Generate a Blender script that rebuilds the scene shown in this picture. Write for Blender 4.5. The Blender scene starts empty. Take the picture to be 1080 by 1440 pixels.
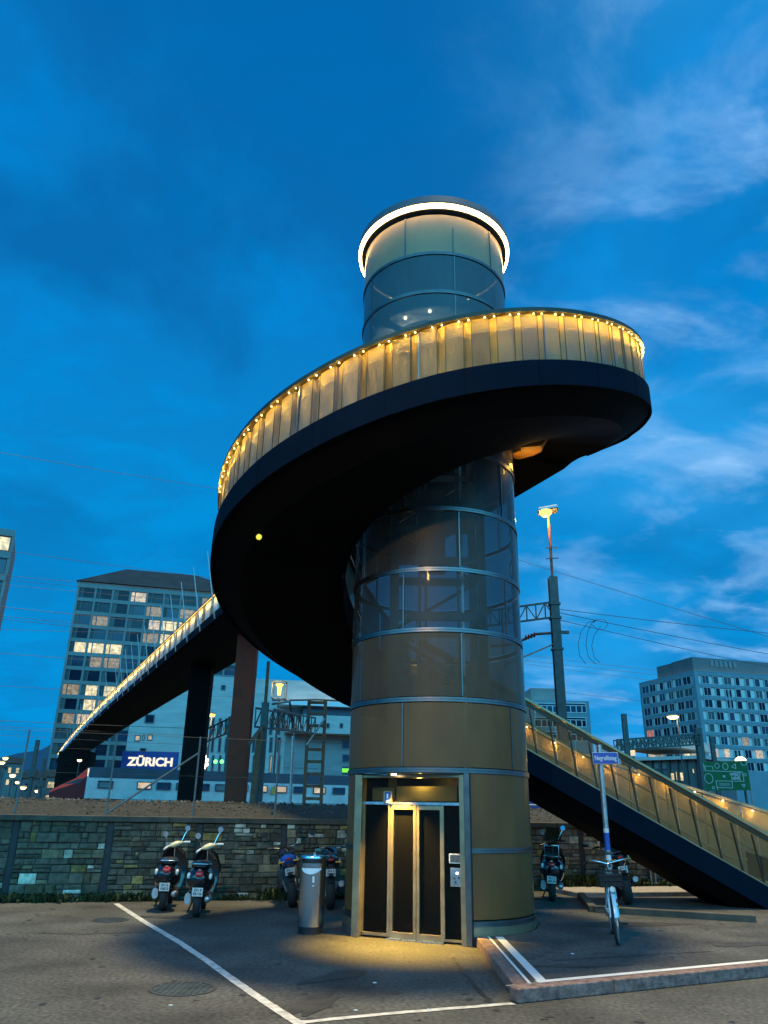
import bpy, math, random
from mathutils import Vector, Matrix
random.seed(7)
sc = bpy.context.scene
COL = sc.collection
rad = math.radians
PI = math.pi

# ------------------------------------------------------------------ camera
FPX, PITCH, ROLL, EYE = 1071.0, rad(21.5), rad(1.05), 1.75
Fv = Vector((0, math.cos(PITCH), math.sin(PITCH)))
R0 = Vector((1, 0, 0)); U0 = Vector((0, -math.sin(PITCH), math.cos(PITCH)))
Rv = math.cos(ROLL)*R0 + math.sin(ROLL)*U0
Uv = -math.sin(ROLL)*R0 + math.cos(ROLL)*U0
CAM = Vector((0, 0, EYE))
cd = bpy.data.cameras.new('camera'); cam = bpy.data.objects.new('camera', cd); COL.objects.link(cam)
cd.sensor_fit = 'VERTICAL'; cd.sensor_height = 24; cd.lens = FPX/1440*24; cd.clip_end = 5000; cd.clip_start = .05
m = Matrix((Rv, Uv, -Fv)).transposed().to_4x4(); m.translation = CAM
cam.matrix_world = m
sc.camera = cam

def ray(x, y): return Fv*FPX + Rv*(x-540) - Uv*(y-720)
def at_z(x, y, z=0.0):                       # survey: where a sight line meets a level
    r = ray(x, y); return CAM + r*((z-EYE)/r.z)
def at_d(x, y, d):                           # survey: where a sight line reaches a plan distance
    r = ray(x, y); return CAM + r*(d/math.hypot(r.x, r.y))
def V(*a): return Vector(a)

# ------------------------------------------------------------------ materials
MATS = {}
def pm(name, col, rough=.6, metal=0., var=.0, scale=4., bump=0., bscale=60., spec=.5, coat=0., detail=5., col2=None, stretch=None, vcol=False, speck=0.):
    if name in MATS: return MATS[name]
    m = bpy.data.materials.new(name); m.use_nodes = True; nt = m.node_tree; N = nt.nodes; L = nt.links
    b = N['Principled BSDF']; b.inputs['Roughness'].default_value = rough; b.inputs['Metallic'].default_value = metal
    b.inputs['Specular IOR Level'].default_value = spec; b.inputs['Coat Weight'].default_value = coat
    tc = N.new('ShaderNodeTexCoord'); mp = N.new('ShaderNodeMapping'); L.new(tc.outputs['Object'], mp.inputs[0])
    if stretch: mp.inputs['Scale'].default_value = stretch
    c = (*col, 1)
    if var > 0 or col2 or vcol:
        n = N.new('ShaderNodeTexNoise'); n.inputs['Scale'].default_value = scale; n.inputs['Detail'].default_value = detail
        L.new(mp.outputs[0], n.inputs['Vector'])
        r = N.new('ShaderNodeValToRGB'); r.color_ramp.elements[0].position = .3; r.color_ramp.elements[1].position = .7
        a = [x*(1-var) for x in col]; z = list(col2) if col2 else [min(1, x*(1+var)) for x in col]
        r.color_ramp.elements[0].color = (*a, 1); r.color_ramp.elements[1].color = (*z, 1)
        L.new(n.outputs['Fac'], r.inputs[0])
        if vcol:
            at = N.new('ShaderNodeVertexColor'); at.layer_name = 'Col'
            mx = N.new('ShaderNodeMix'); mx.data_type = 'RGBA'; mx.blend_type = 'MULTIPLY'; mx.inputs[0].default_value = 1
            L.new(r.outputs[0], mx.inputs[6]); L.new(at.outputs[0], mx.inputs[7]); L.new(mx.outputs[2], b.inputs['Base Color'])
        elif speck:
            n3 = N.new('ShaderNodeTexNoise'); n3.inputs['Scale'].default_value = speck; n3.inputs['Detail'].default_value = 2
            L.new(mp.outputs[0], n3.inputs['Vector']); r3 = N.new('ShaderNodeValToRGB'); r3.color_ramp.elements[0].position = .3; r3.color_ramp.elements[1].position = .72
            r3.color_ramp.elements[0].color = (.5, .5, .5, 1); r3.color_ramp.elements[1].color = (1.6, 1.6, 1.6, 1); L.new(n3.outputs['Fac'], r3.inputs[0])
            mx = N.new('ShaderNodeMix'); mx.data_type = 'RGBA'; mx.blend_type = 'MULTIPLY'; mx.inputs[0].default_value = 1
            L.new(r.outputs[0], mx.inputs[6]); L.new(r3.outputs[0], mx.inputs[7]); L.new(mx.outputs[2], b.inputs['Base Color'])
        else: L.new(r.outputs[0], b.inputs['Base Color'])
        mr = N.new('ShaderNodeMapRange'); mr.inputs[3].default_value = max(0, rough-.12); mr.inputs[4].default_value = min(1, rough+.12)
        L.new(n.outputs['Fac'], mr.inputs[0]); L.new(mr.outputs[0], b.inputs['Roughness'])
    else: b.inputs['Base Color'].default_value = c
    if bump > 0:
        n2 = N.new('ShaderNodeTexNoise'); n2.inputs['Scale'].default_value = bscale; n2.inputs['Detail'].default_value = 6
        L.new(mp.outputs[0], n2.inputs['Vector'])
        bp = N.new('ShaderNodeBump'); bp.inputs['Strength'].default_value = bump; bp.inputs['Distance'].default_value = .02
        L.new(n2.outputs['Fac'], bp.inputs['Height']); L.new(bp.outputs[0], b.inputs['Normal'])
    MATS[name] = m; return m

def emit(name, col, strength, var=False, scale=3.):
    m = bpy.data.materials.new(name); m.use_nodes = True; nt = m.node_tree; N = nt.nodes; L = nt.links
    b = N['Principled BSDF']; b.inputs['Base Color'].default_value = (.02, .02, .02, 1); b.inputs['Roughness'].default_value = .2
    b.inputs['Emission Color'].default_value = (*col, 1); b.inputs['Emission Strength'].default_value = strength
    if var:
        tc = N.new('ShaderNodeTexCoord'); v = N.new('ShaderNodeTexVoronoi'); v.inputs['Scale'].default_value = scale; v.feature = 'F1'; v.distance = 'CHEBYCHEV'
        L.new(tc.outputs['Object'], v.inputs['Vector'])
        s = N.new('ShaderNodeSeparateColor'); L.new(v.outputs['Color'], s.inputs[0])
        r = N.new('ShaderNodeMapRange'); r.inputs[3].default_value = strength*.55; r.inputs[4].default_value = strength*1.2
        L.new(s.outputs[0], r.inputs[0]); L.new(r.outputs[0], b.inputs['Emission Strength'])
    return m

def see_through(name, tint, gloss_rough, diffuse_col, diffuse_fac, metal=0., wave=0., ior_fac=.12, gcol=(1, 1, 1), dvar=.25, trans=0.):
    """glass / wire mesh: part clear, part body, thin reflection on top"""
    m = bpy.data.materials.new(name); m.use_nodes = True; nt = m.node_tree; N = nt.nodes; L = nt.links
    out = N['Material Output']; b = N['Principled BSDF']
    b.inputs['Base Color'].default_value = (*diffuse_col, 1); b.inputs['Roughness'].default_value = .5; b.inputs['Metallic'].default_value = metal
    tc = N.new('ShaderNodeTexCoord')
    if dvar:
        n = N.new('ShaderNodeTexNoise'); n.inputs['Scale'].default_value = 1.6; n.inputs['Detail'].default_value = 6
        mp = N.new('ShaderNodeMapping'); mp.inputs['Scale'].default_value = (1.6, 1.6, .6); L.new(tc.outputs['Object'], mp.inputs[0]); L.new(mp.outputs[0], n.inputs['Vector'])
        r = N.new('ShaderNodeValToRGB'); r.color_ramp.elements[0].position = .3; r.color_ramp.elements[1].position = .7
        r.color_ramp.elements[0].color = (*[x*(1-dvar) for x in diffuse_col], 1); r.color_ramp.elements[1].color = (*[min(1, x*(1+dvar)) for x in diffuse_col], 1)
        L.new(n.outputs['Fac'], r.inputs[0]); L.new(r.outputs[0], b.inputs['Base Color'])
    if wave:
        w = N.new('ShaderNodeTexNoise'); w.inputs['Scale'].default_value = wave
        mw = N.new('ShaderNodeMapping'); mw.inputs['Scale'].default_value = (1, 1, 5); L.new(tc.outputs['Object'], mw.inputs[0]); L.new(mw.outputs[0], w.inputs['Vector'])
        bp = N.new('ShaderNodeBump'); bp.inputs['Strength'].default_value = .9; bp.inputs['Distance'].default_value = .02
        L.new(w.outputs['Fac'], bp.inputs['Height']); L.new(bp.outputs[0], b.inputs['Normal'])
    t = N.new('ShaderNodeBsdfTransparent'); t.inputs[0].default_value = (*tint, 1)
    g = N.new('ShaderNodeBsdfGlossy'); g.inputs['Roughness'].default_value = gloss_rough; g.inputs[0].default_value = (*gcol, 1)
    m1 = N.new('ShaderNodeMixShader'); m1.inputs[0].default_value = diffuse_fac; L.new(t.outputs[0], m1.inputs[1])
    if trans:
        tl = N.new('ShaderNodeBsdfTranslucent'); tl.inputs[0].default_value = (*[min(1, x*1.6) for x in diffuse_col], 1)
        m0 = N.new('ShaderNodeMixShader'); m0.inputs[0].default_value = trans; L.new(b.outputs[0], m0.inputs[1]); L.new(tl.outputs[0], m0.inputs[2]); L.new(m0.outputs[0], m1.inputs[2])
    else: L.new(b.outputs[0], m1.inputs[2])
    lw = N.new('ShaderNodeLayerWeight'); lw.inputs[0].default_value = ior_fac
    m2 = N.new('ShaderNodeMixShader'); L.new(lw.outputs['Fresnel'], m2.inputs[0]); L.new(m1.outputs[0], m2.inputs[1]); L.new(g.outputs[0], m2.inputs[2])
    L.new(m2.outputs[0], out.inputs[0]); MATS[name] = m; return m

M = {}
M['asphalt'] = pm('asphalt', (.066, .066, .062), .75, 0, .45, .9, .5, 120, .4, detail=9, speck=20)
M['asphalt2'] = pm('raised_asphalt', (.062, .061, .058), .7, 0, .45, 1.1, .5, 120, .4, detail=9, speck=18)
M['patch'] = pm('tar', (.02, .02, .02), .55, 0, .4, 6, .2, 90)
M['stain'] = pm('damp_stain', (.036, .034, .031), .6, 0, .4, 5, .2, 120)
M['paint'] = pm('road_paint', (.55, .53, .5), .6, 0, .35, 9, .2, 120)
M['kerb'] = pm('granite_kerb', (.2, .13, .11), .8, 0, .5, 14, .8, 40)
M['kerbtop'] = pm('kerb_top', (.32, .3, .28), .7, 0, .2, 12, .2, 60)
M['stone'] = pm('rubble_stone', (.8, .8, .8), .85, 0, .45, 9, .9, 25, .3, vcol=True)
M['mortar'] = pm('mortar', (.035, .034, .032), .95, 0, .4, 10, .6, 30)
M['coping'] = pm('coping_stone', (.085, .072, .052), .85, 0, .4, 3, .5, 40)
M['darkconc'] = pm('dark_concrete', (.04, .042, .045), .85, 0, .3, 6, .3, 40)
M['gravel'] = pm('ballast', (.05, .048, .038), .95, 0, .6, 14, 1.0, 30, .2, detail=8)
M['rock'] = pm('ballast_rock', (.9, .9, .9), .95, 0, .3, 5, vcol=True)
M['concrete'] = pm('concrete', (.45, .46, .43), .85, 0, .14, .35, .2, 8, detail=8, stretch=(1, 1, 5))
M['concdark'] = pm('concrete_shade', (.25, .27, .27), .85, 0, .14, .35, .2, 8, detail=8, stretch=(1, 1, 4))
M['steel'] = pm('stainless_steel', (.62, .63, .64), .28, 1, .05, 6, .08, 40)
M['galv'] = pm('galvanised_steel', (.42, .43, .43), .45, .85, .2, 12, .1, 50)
M['fascia'] = pm('painted_fascia', (.004, .0105, .021), .7, .0, .12, 2, .03, 10, .02)
M['cap'] = pm('roof_cap_metal', (.10, .13, .15), .5, .2, .12, 2)
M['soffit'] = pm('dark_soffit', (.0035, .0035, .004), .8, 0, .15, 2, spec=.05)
M['ring'] = pm('ring_steel', (.17, .175, .18), .38, 1, .12, 6)
M['brushed'] = pm('brushed_steel', (.5, .5, .5), .2, 1, .06, 3, .03, 9, stretch=(30, 30, .4))
M['handrail'] = pm('handrail_metal', (.065, .055, .038), .4, .7, .15, 3)
M['brassrail'] = pm('handrail_pale', (.45, .31, .17), .35, .7, .15, 3)
M['bronze'] = pm('bronze_frame', (.36, .29, .18), .38, .8, .15, 5, .05, 60)
M['black'] = pm('black_plastic', (.012, .012, .013), .4, 0, .2, 8)
M['blackpaint'] = pm('black_gloss', (.008, .008, .01), .12, 0, .2, 8, coat=.6)
M['rubber'] = pm('rubber', (.015, .015, .016), .8, 0, .3, 20)
M['chrome'] = pm('chrome', (.75, .76, .77), .1, 1)
M['cream'] = pm('cream_paint', (.72, .62, .36), .25, 0, .08, 5, coat=.3)
M['mirror'] = pm('mirror_glass', (.85, .9, .95), .05, 1)
M['redlens'] = pm('red_lens', (.5, .03, .03), .15, 0, coat=.5)
M['amber'] = pm('amber_lens', (.7, .35, .05), .2, 0)
M['clearlens'] = pm('clear_lens', (.75, .75, .72), .12, 0, coat=.4)
M['plate'] = pm('plate_white', (.75, .75, .73), .45)
M['ink'] = pm('ink_black', (.01, .01, .012), .6)
M['blue'] = pm('sticker_blue', (.02, .09, .42), .4, 0, .15, 20)
M['bluepaint'] = pm('blue_fairing', (.03, .12, .5), .25, 0, .1, 4, coat=.4)
M['silverpaint'] = pm('silver_fairing', (.5, .53, .56), .3, .4, .1, 4)
M['bikeframe'] = pm('bike_frame', (.5, .68, .78), .3, .1, .06, 6)
M['grass'] = pm('weed_leaf', (.03, .05, .012), .85, 0, .5, 8)
M['rust'] = pm('rusty_steel', (.2, .085, .045), .8, .2, .4, 5, .3, 40)
M['mast'] = pm('mast_steel', (.07, .085, .085), .6, .4, .3, 5)
M['fencepost'] = pm('weathered_zinc', (.2, .2, .19), .6, .5, .2, 8)
M['wire'] = pm('wire', (.02, .03, .04), .6)
M['pierbrown'] = pm('pier_lamplit_brown', (.24, .024, .005), .75, .1, .25, 2.5, .2, 20)  # sodium lamplight on the near pier is put into this brown
M['facade'] = pm('office_facade', (.2, .23, .22), .6, 0, .18, .2, detail=6)
M['facade2'] = pm('office_facade_dark', (.1, .12, .125), .5, 0, .18, .2)
M['roofsheet'] = pm('roof_sheet', (.012, .032, .05), .85, 0, .2, .3, spec=.02)
M['render'] = pm('pale_render', (.66, .66, .63), .85, 0, .08, .3)
M['renderband'] = pm('grey_band', (.17, .26, .30), .8, 0, .1, .3)
M['signblue'] = pm('sign_blue', (.012, .05, .26), .4, 0, .1, 1)
M['signgreen'] = pm('hoarding_green', (.01, .16, .05), .5, 0, .1, 2)
M['white'] = pm('white_enamel', (.75, .75, .74), .4, 0, .05, 5)
M['trainred'] = pm('train_red', (.17, .006, .008), .8, 0, .15, 1)
M['trainwhite'] = pm('train_white', (.62, .6, .58), .4, 0, .15, 1.5)
M['traindark'] = pm('train_roof', (.04, .06, .09), .5, 0, .2, 1)
M['liftwall'] = pm('lift_lining', (.5, .42, .2), .5, .2, .1, 3)
M['hill'] = pm('far_hill', (.05, .1, .16), .95, 0, .2, .01)
GL = [pm('pane_night', (.006, .012, .03), .1, 0, .3, .5, spec=.22), pm('pane_sky', (.015, .04, .08), .08, 0, .3, .4, spec=.5), pm('pane_blind', (.17, .2, .21), .55, 0, .15, .8, stretch=(1, 1, 8)), pm('pane_blind_dark', (.05, .07, .08), .6, 0, .2, .8)]
LIT = [emit('lit_window', (1, .84, .48), 1.0, True, 1.7), emit('lit_window_pale', (1, .80, .55), .7, True, 2.3), emit('lit_window_dim', (1, .78, .5), .34, True, 1.9)]
PINK = emit('lit_window_pink', (1, .3, .22), .45, True, 1.)
GREEN = emit('green_glow', (.2, 1, .05), 1.4)
M['led'] = emit('led', (1, .82, .42), 7)
M['ringlight'] = emit('ring_light', (1, .60, .22), 19)
M['sodium'] = emit('sodium_lamp', (1, .45, .06), 5)
M['farlamp'] = emit('far_lamp', (1, .74, .32), 6)
M['spot'] = emit('downlight', (1, .85, .5), 12)
M['letter'] = emit('letter_light', (1, .93, .72), 1.15)
M['screen'] = emit('screen_glow', (.25, .4, .5), .25, True, 40)
M['signalgreen'] = emit('signal_green', (.1, 1, .12), 5)
M['signalwhite'] = emit('signal_white', (1, .9, .7), 4)
M['mesh'] = see_through('brass_mesh', (1, .95, .85), .3, (.31, .225, .115), .90, .25, 30, .03, trans=.12)
M['meshfold_lit'] = see_through('lit_brass_fold', (1, .95, .85), .3, (.44, .29, .09), .9, .25, 30, .03, trans=.1)  # same brass as the wide panels, LED glow put into its yellow
M['mesh2'] = see_through('bronze_mesh', (.95, .88, .75), .3, (.23, .14, .05), .52, .2, 26, .02, trans=.3)
M['glassupper'] = see_through('skylit_tower_glass', (.5, .62, .66), .05, (.09, .14, .16), .72, .0, 0, .10, dvar=.12)  # sky light on the upper rows is mixed into this diffuse blue
M['glasslow'] = see_through('lit_bronze_glass', (.75, .68, .5), .22, (.155, .07, .014), .87, .0, 0, .03, dvar=.2)  # bottom rows of the tower glass, lamplit brown haze put into the colour
M['glassmid'] = see_through('part_clear_glass', (.55, .6, .58), .04, (.115, .062, .022), .66, .0, 0, .06, dvar=.25)  # row above on the tower: same glass, fading lamplight in its colour
M['glasshigh'] = see_through('shaded_tower_glass', (.55, .66, .7), .03, (.05, .055, .052), .5, .0, 0, .08, dvar=.25)  # same tower glass under the loop, its shade put into a darker colour
M['glasstop'] = see_through('frosted_lit_glass', (.6, .65, .68), .1, (.42, .28, .15), .95, .0, 0, .06, dvar=.08)  # warm wash from the light ring is put into this cream colour
M['glassdoor'] = see_through('door_glass', (.45, .45, .38), .015, (.01, .01, .01), .15, 0, 0, .10, dvar=0)

# ------------------------------------------------------------------ mesh builder
class MB:
    def __init__(s): s.v = []; s.f = []; s.c = []; s.cur = (1, 1, 1)
    def add(s, vs, fs):
        o = len(s.v); s.v += [tuple(v) for v in vs]; s.f += [tuple(i+o for i in f) for f in fs]; s.c += [s.cur]*len(fs); return s
    def hexa(s, p): return s.add(p, [(3, 2, 1, 0), (4, 5, 6, 7), (0, 1, 5, 4), (1, 2, 6, 5), (2, 3, 7, 6), (3, 0, 4, 7)])
    def box(s, c, d, X=None, Y=None, Z=None):
        X = Vector(X or (1, 0, 0)); Y = Vector(Y or (0, 1, 0)); Z = Vector(Z or (0, 0, 1)); c = Vector(c)
        a, b, e = X*d[0]/2, Y*d[1]/2, Z*d[2]/2
        return s.hexa([c-a-b-e, c+a-b-e, c+a+b-e, c-a+b-e, c-a-b+e, c+a-b+e, c+a+b+e, c-a+b+e])
    def bar(s, p, q, w, h, up=(0, 0, 1)):
        p = Vector(p); q = Vector(q); d = (q-p); L = d.length; d = d/L
        x = d.cross(Vector(up));
        if x.length < 1e-4: x = d.cross(Vector((1, 0, 0)))
        x.normalize(); z = x.cross(d)
        return s.box((p+q)/2, (w, L, h), x, d, z)
    def tube(s, pts, r, n=8, cap=True, closed=False):
        pts = [Vector(p) for p in pts]; k = len(pts); rs = r if isinstance(r, (list, tuple)) else [r]*k
        o = len(s.v); prev = None; fs = []; vs = []
        for i, p in enumerate(pts):
            if closed: d = pts[(i+1) % k]-pts[i-1]
            else: d = pts[min(i+1, k-1)]-pts[max(i-1, 0)]
            d.normalize()
            if prev is None:
                x = d.cross(Vector((0, 0, 1)))
                if x.length < 1e-3: x = d.cross(Vector((0, 1, 0)))
            else: x = prev - d*prev.dot(d)
            x.normalize(); prev = x; y = d.cross(x)
            for j in range(n):
                a = 2*PI*j/n; vs.append(p+(x*math.cos(a)+y*math.sin(a))*rs[i])
        m = k if closed else k-1
        for i in range(m):
            for j in range(n):
                a = i*n+j; b = i*n+(j+1) % n; e = ((i+1) % k)*n
                fs.append((a, b, e+(j+1) % n, e+j))
        if cap and not closed: fs += [tuple(range(n-1, -1, -1)), tuple((k-1)*n+j for j in range(n))]
        return s.add(vs, fs)
    def lathe(s, prof, c=(0, 0, 0), n=32, a0=0., a1=2*PI, axis='Z'):
        full = abs(a1-a0-2*PI) < 1e-6; k = n if full else n+1; vs = []; fs = []; c = Vector(c)
        for i in range(k):
            a = a0+(a1-a0)*i/n
            for r, z in prof:
                p = Vector((r*math.cos(a), r*math.sin(a), z))
                if axis == 'X': p = Vector((p.z, p.x, p.y))
                elif axis == 'Y': p = Vector((p.x, p.z, p.y))
                vs.append(c+p)
        m = len(prof)
        for i in range(n):
            for j in range(m-1):
                a = i*m+j; b = ((i+1) % k)*m+j; fs.append((a, b, b+1, a+1))
        return s.add(vs, fs)
    def loft(s, rings, cap=True):
        n = len(rings[0]); vs = [p for r in rings for p in r]; fs = []
        for i in range(len(rings)-1):
            for j in range(n): fs.append((i*n+j, i*n+(j+1) % n, (i+1)*n+(j+1) % n, (i+1)*n+j))
        if cap: fs += [tuple(range(n-1, -1, -1)), tuple((len(rings)-1)*n+j for j in range(n))]
        return s.add(vs, fs)
    def strip(s, A, B):
        n = len(A); return s.add(list(A)+list(B), [(i, i+1, n+i+1, n+i) for i in range(n-1)])
    def prism(s, poly, z0, z1):
        n = len(poly); vs = [(p[0], p[1], z0) for p in poly]+[(p[0], p[1], z1) for p in poly]
        return s.add(vs, [tuple(range(n-1, -1, -1)), tuple(range(n, 2*n))]+[(i, (i+1) % n, n+(i+1) % n, n+i) for i in range(n)])
    def ball(s, c, r, n=10, m=6, sc3=(1, 1, 1)):
        c = Vector(c); rings = []
        for i in range(1, m):
            t = PI*i/m; rings.append([c+Vector((r*math.sin(t)*math.cos(2*PI*j/n)*sc3[0], r*math.sin(t)*math.sin(2*PI*j/n)*sc3[1], -r*math.cos(t)*sc3[2])) for j in range(n)])
        return s.loft(rings)
    def build(s, name, mat, parent=None, smooth=0, bevel=0, vcol=False):
        me = bpy.data.meshes.new(name); me.from_pydata(s.v, [], s.f); me.update()
        if vcol:
            ca = me.color_attributes.new('Col', 'FLOAT_COLOR', 'CORNER'); i = 0
            for p, c in zip(me.polygons, s.c):
                for _ in range(p.loop_total): ca.data[i].color = (*c, 1); i += 1
        if smooth:
            for p in me.polygons: p.use_smooth = True
            me.set_sharp_from_angle(angle=rad(smooth))
        o = bpy.data.objects.new(name, me); COL.objects.link(o)
        if mat: me.materials.append(mat)
        if parent: attach(o, parent)
        if bevel:
            b = o.modifiers.new('bevel', 'BEVEL'); b.width = bevel; b.segments = 2; b.limit_method = 'ANGLE'
        return o

def attach(o, parent):
    o.parent = parent
    w = parent.get('_w')
    if parent.type == 'EMPTY': o.matrix_parent_inverse = Matrix.Translation(-parent.location)
def tag(o, label=None, cat=None, group=None, kind=None):
    if label: o['label'] = label
    if cat: o['category'] = cat
    if group: o['group'] = group
    if kind: o['kind'] = kind
    return o
def thing(name, label, cat, loc=(0, 0, 0), group=None):
    o = bpy.data.objects.new(name, None); COL.objects.link(o); o.location = loc; o.empty_display_size = .2
    return tag(o, label, cat, group)
def place(root, loc, rz=0, rx=0, ry=0):
    root.location = loc; root.rotation_euler = (rx, ry, rz)
def children(o): return [c for c in bpy.data.objects if c.parent == o]
def copy_tree(o, parent=None):
    c = o.copy(); COL.objects.link(c)
    if parent: c.parent = parent; c.matrix_parent_inverse = o.matrix_parent_inverse.copy()
    for ch in children(o): copy_tree(ch, c)
    return c
def text(name, body, size, loc, X, Nrm, mat, parent, extrude=.002, bold=0., align='CENTER', sx=1.):
    cu = bpy.data.curves.new(name, 'FONT'); cu.body = body; cu.size = size; cu.extrude = extrude; cu.offset = bold
    cu.align_x = align; cu.align_y = 'CENTER'
    t = bpy.data.objects.new(name, cu); COL.objects.link(t)
    dg = bpy.context.evaluated_depsgraph_get(); me = bpy.data.meshes.new_from_object(t.evaluated_get(dg))
    bpy.data.objects.remove(t)
    X = Vector(X).normalized(); Nrm = Vector(Nrm).normalized(); Z = Nrm.cross(X)
    mm = Matrix((X*sx, Z, Nrm)).transposed().to_4x4(); mm.translation = Vector(loc)
    me.transform(mm); me.materials.clear(); me.materials.append(mat)
    o = bpy.data.objects.new(name, me); COL.objects.link(o)
    if parent: attach(o, parent)
    return o
def lamp(name, typ, loc, power, col, parent=None, radius=.05, spot=None, aim=None, blend=.6):
    d = bpy.data.lights.new(name, typ); d.energy = power; d.color = col; d.shadow_soft_size = radius
    if typ == 'SPOT': d.spot_size = spot; d.spot_blend = blend
    o = bpy.data.objects.new(name, d); COL.objects.link(o); o.location = loc
    if aim is not None: o.rotation_euler = (Vector(aim)-Vector(loc)).to_track_quat('-Z', 'Y').to_euler()
    if parent: attach(o, parent)
    return o

# ------------------------------------------------------------------ ground
C = V(1.0, 13.75, 0)
KZ = .12
mb = MB(); mb.add([(-3000, -60, 0), (3000, -60, 0), (3000, 4000, 0), (-3000, 4000, 0)], [(0, 1, 2, 3)])
g = mb.build('street', M['asphalt']); tag(g, kind='structure')
K = [V(1.42, 12.4, 0), V(1.42, 8.81, 0), V(5.0, 10.58, 0), V(16, 16.0, 0)]
mb = MB(); mb.prism([(1.56, 8.98+.05), (16, 16.2), (16, 23.5), (1.56, 19.2)], .0, KZ)
tag(mb.build('pavement', M['asphalt2']), kind='structure')
def ribbon(mb, pts, w, z, seg=1, jit=0.):
    P = []
    pts = [V(p[0], p[1], 0) for p in pts]
    for i in range(len(pts)-1):
        for k in range(seg): P.append(pts[i].lerp(pts[i+1], k/seg))
    P.append(pts[-1]); A = []; B = []
    for i, p in enumerate(P):
        d = P[min(i+1, len(P)-1)]-P[max(i-1, 0)]; d.normalize(); n = V(-d.y, d.x, 0)
        ww = w*(1+random.uniform(-jit, jit)); off = n*random.uniform(-jit, jit)*w
        A.append((p+off+n*ww/2)+V(0, 0, z)); B.append((p+off-n*ww/2)+V(0, 0, z))
    mb.strip(B, A); return mb
# kerb stones
mb = MB()
d2 = (K[2]-K[1]).normalized(); n2 = V(-d2.y, d2.x, 0)
L0 = 0
while L0 < 3.5:
    L = min(1.0, 3.6-L0); mb.box((1.42+.075, 8.81+L0+L/2+.09, KZ/2+.004), (.15, L-.012, KZ+.004)); L0 += 1.0
L0 = 0
while L0 < 14:
    L = 1.25; mb.box(K[1]+d2*(L0+L/2)+n2*.08+V(0, 0, KZ/2+.006), (L-.012, .16, KZ+.008), d2, n2); L0 += L
tag(mb.build('kerb', M['kerb'], bevel=.012), kind='structure')
mb = MB(); ribbon(mb, [(1.75, 12.3), (1.75, 9.27)], .11, KZ+.006); ribbon(mb, [V(1.69, 9.2, 0), V(1.69, 9.2, 0)+d2*13], .10, KZ+.007)
ribbon(mb, [(1.60, 12.3), (1.60, 9.05)], .035, KZ+.005)
mb2 = ribbon(MB(), [K[1]+n2*.2, K[1]+n2*.2+d2*13], .03, KZ+.005)
tag(mb.build('pavement_edge_marking', M['white']), kind='structure'); tag(mb2.build('pavement_edge_trim', M['kerbtop']), kind='structure')
mb = MB()
pts = [at_z(x, y) for x, y in ((163, 1271), (205, 1298), (248, 1323), (290, 1351), (330, 1380), (372, 1409), (417, 1438), (470, 1475))]
ribbon(mb, pts, .105, .0062, 12, .03); ribbon(mb, [at_z(417, 1439), at_z(560, 1425), at_z(722, 1412)], .09, .0064, 12, .08)
tag(mb.build('parking_line', M['paint']), kind='structure')
mb = MB()
ribbon(mb, [at_z(640, 1352), at_z(655, 1372), at_z(672, 1392), at_z(690, 1413)], .05, .004, 9, .5)
ribbon(mb, [at_z(20, 1312), at_z(120, 1314), at_z(200, 1311)], .03, .004, 8, .5)
ribbon(mb, [at_z(780, 1351, KZ), at_z(880, 1345, KZ), at_z(1000, 1338, KZ)], .03, KZ+.004, 9, .6)
tag(mb.build('pavement_seam', M['patch']), kind='structure')
def blob(mb, c, rx, ry, rz, z, n=40, j=.22):
    ph = [random.uniform(0, 6.28) for _ in range(4)]; P = []
    for i in range(n):
        a = 2*PI*i/n; k = 1+j*(.5*math.sin(2*a+ph[0])+.5*math.sin(3*a+ph[1])+.3*math.sin(5*a+ph[2])+.25*math.sin(9*a+ph[3]))
        x, y = rx*k*math.cos(a), ry*k*math.sin(a); P.append((c.x+x*math.cos(rz)-y*math.sin(rz), c.y+x*math.sin(rz)+y*math.cos(rz), z))
    mb.add(P, [tuple(range(n))])
mb = MB()
blob(mb, at_z(475, 1372), .16, .55, -.5, .0045, j=.4); blob(mb, at_z(440, 1412), .14, .6, -.35, .0046, j=.4); pass
blob(mb, at_z(250, 1290), .7, .18, .1, .0044)
tag(mb.build('damp_patch', M['stain']), kind='structure')
mb = MB(); blob(mb, at_z(820, 1358, KZ), .6, .12, .2, KZ+.0045); blob(mb, at_z(1050, 1328, KZ), .5, .2, .3, KZ+.0046); blob(mb, at_z(890, 1300, KZ), 1.0, .25, .2, KZ+.0047)
tag(mb.build('damp_patch', M['stain']), kind='structure')
mb = MB(); rg_ = random.Random(9)
for _ in range(150):
    x_, y_ = rg_.uniform(-6, 6), rg_.uniform(7.5, 16); zg = KZ if (x_ > 1.6 and y_ > 9.3+.5*(x_-1.6)) else 0
    if 1.2 < x_ and zg == 0 and y_ > 8.4: continue
    blob(mb, V(x_, y_, 0), rg_.uniform(.015, .05), rg_.uniform(.015, .05), 0, zg+.0035, 9, .2)
tag(mb.build('pavement_spots', M['patch']), kind='structure')
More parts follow.
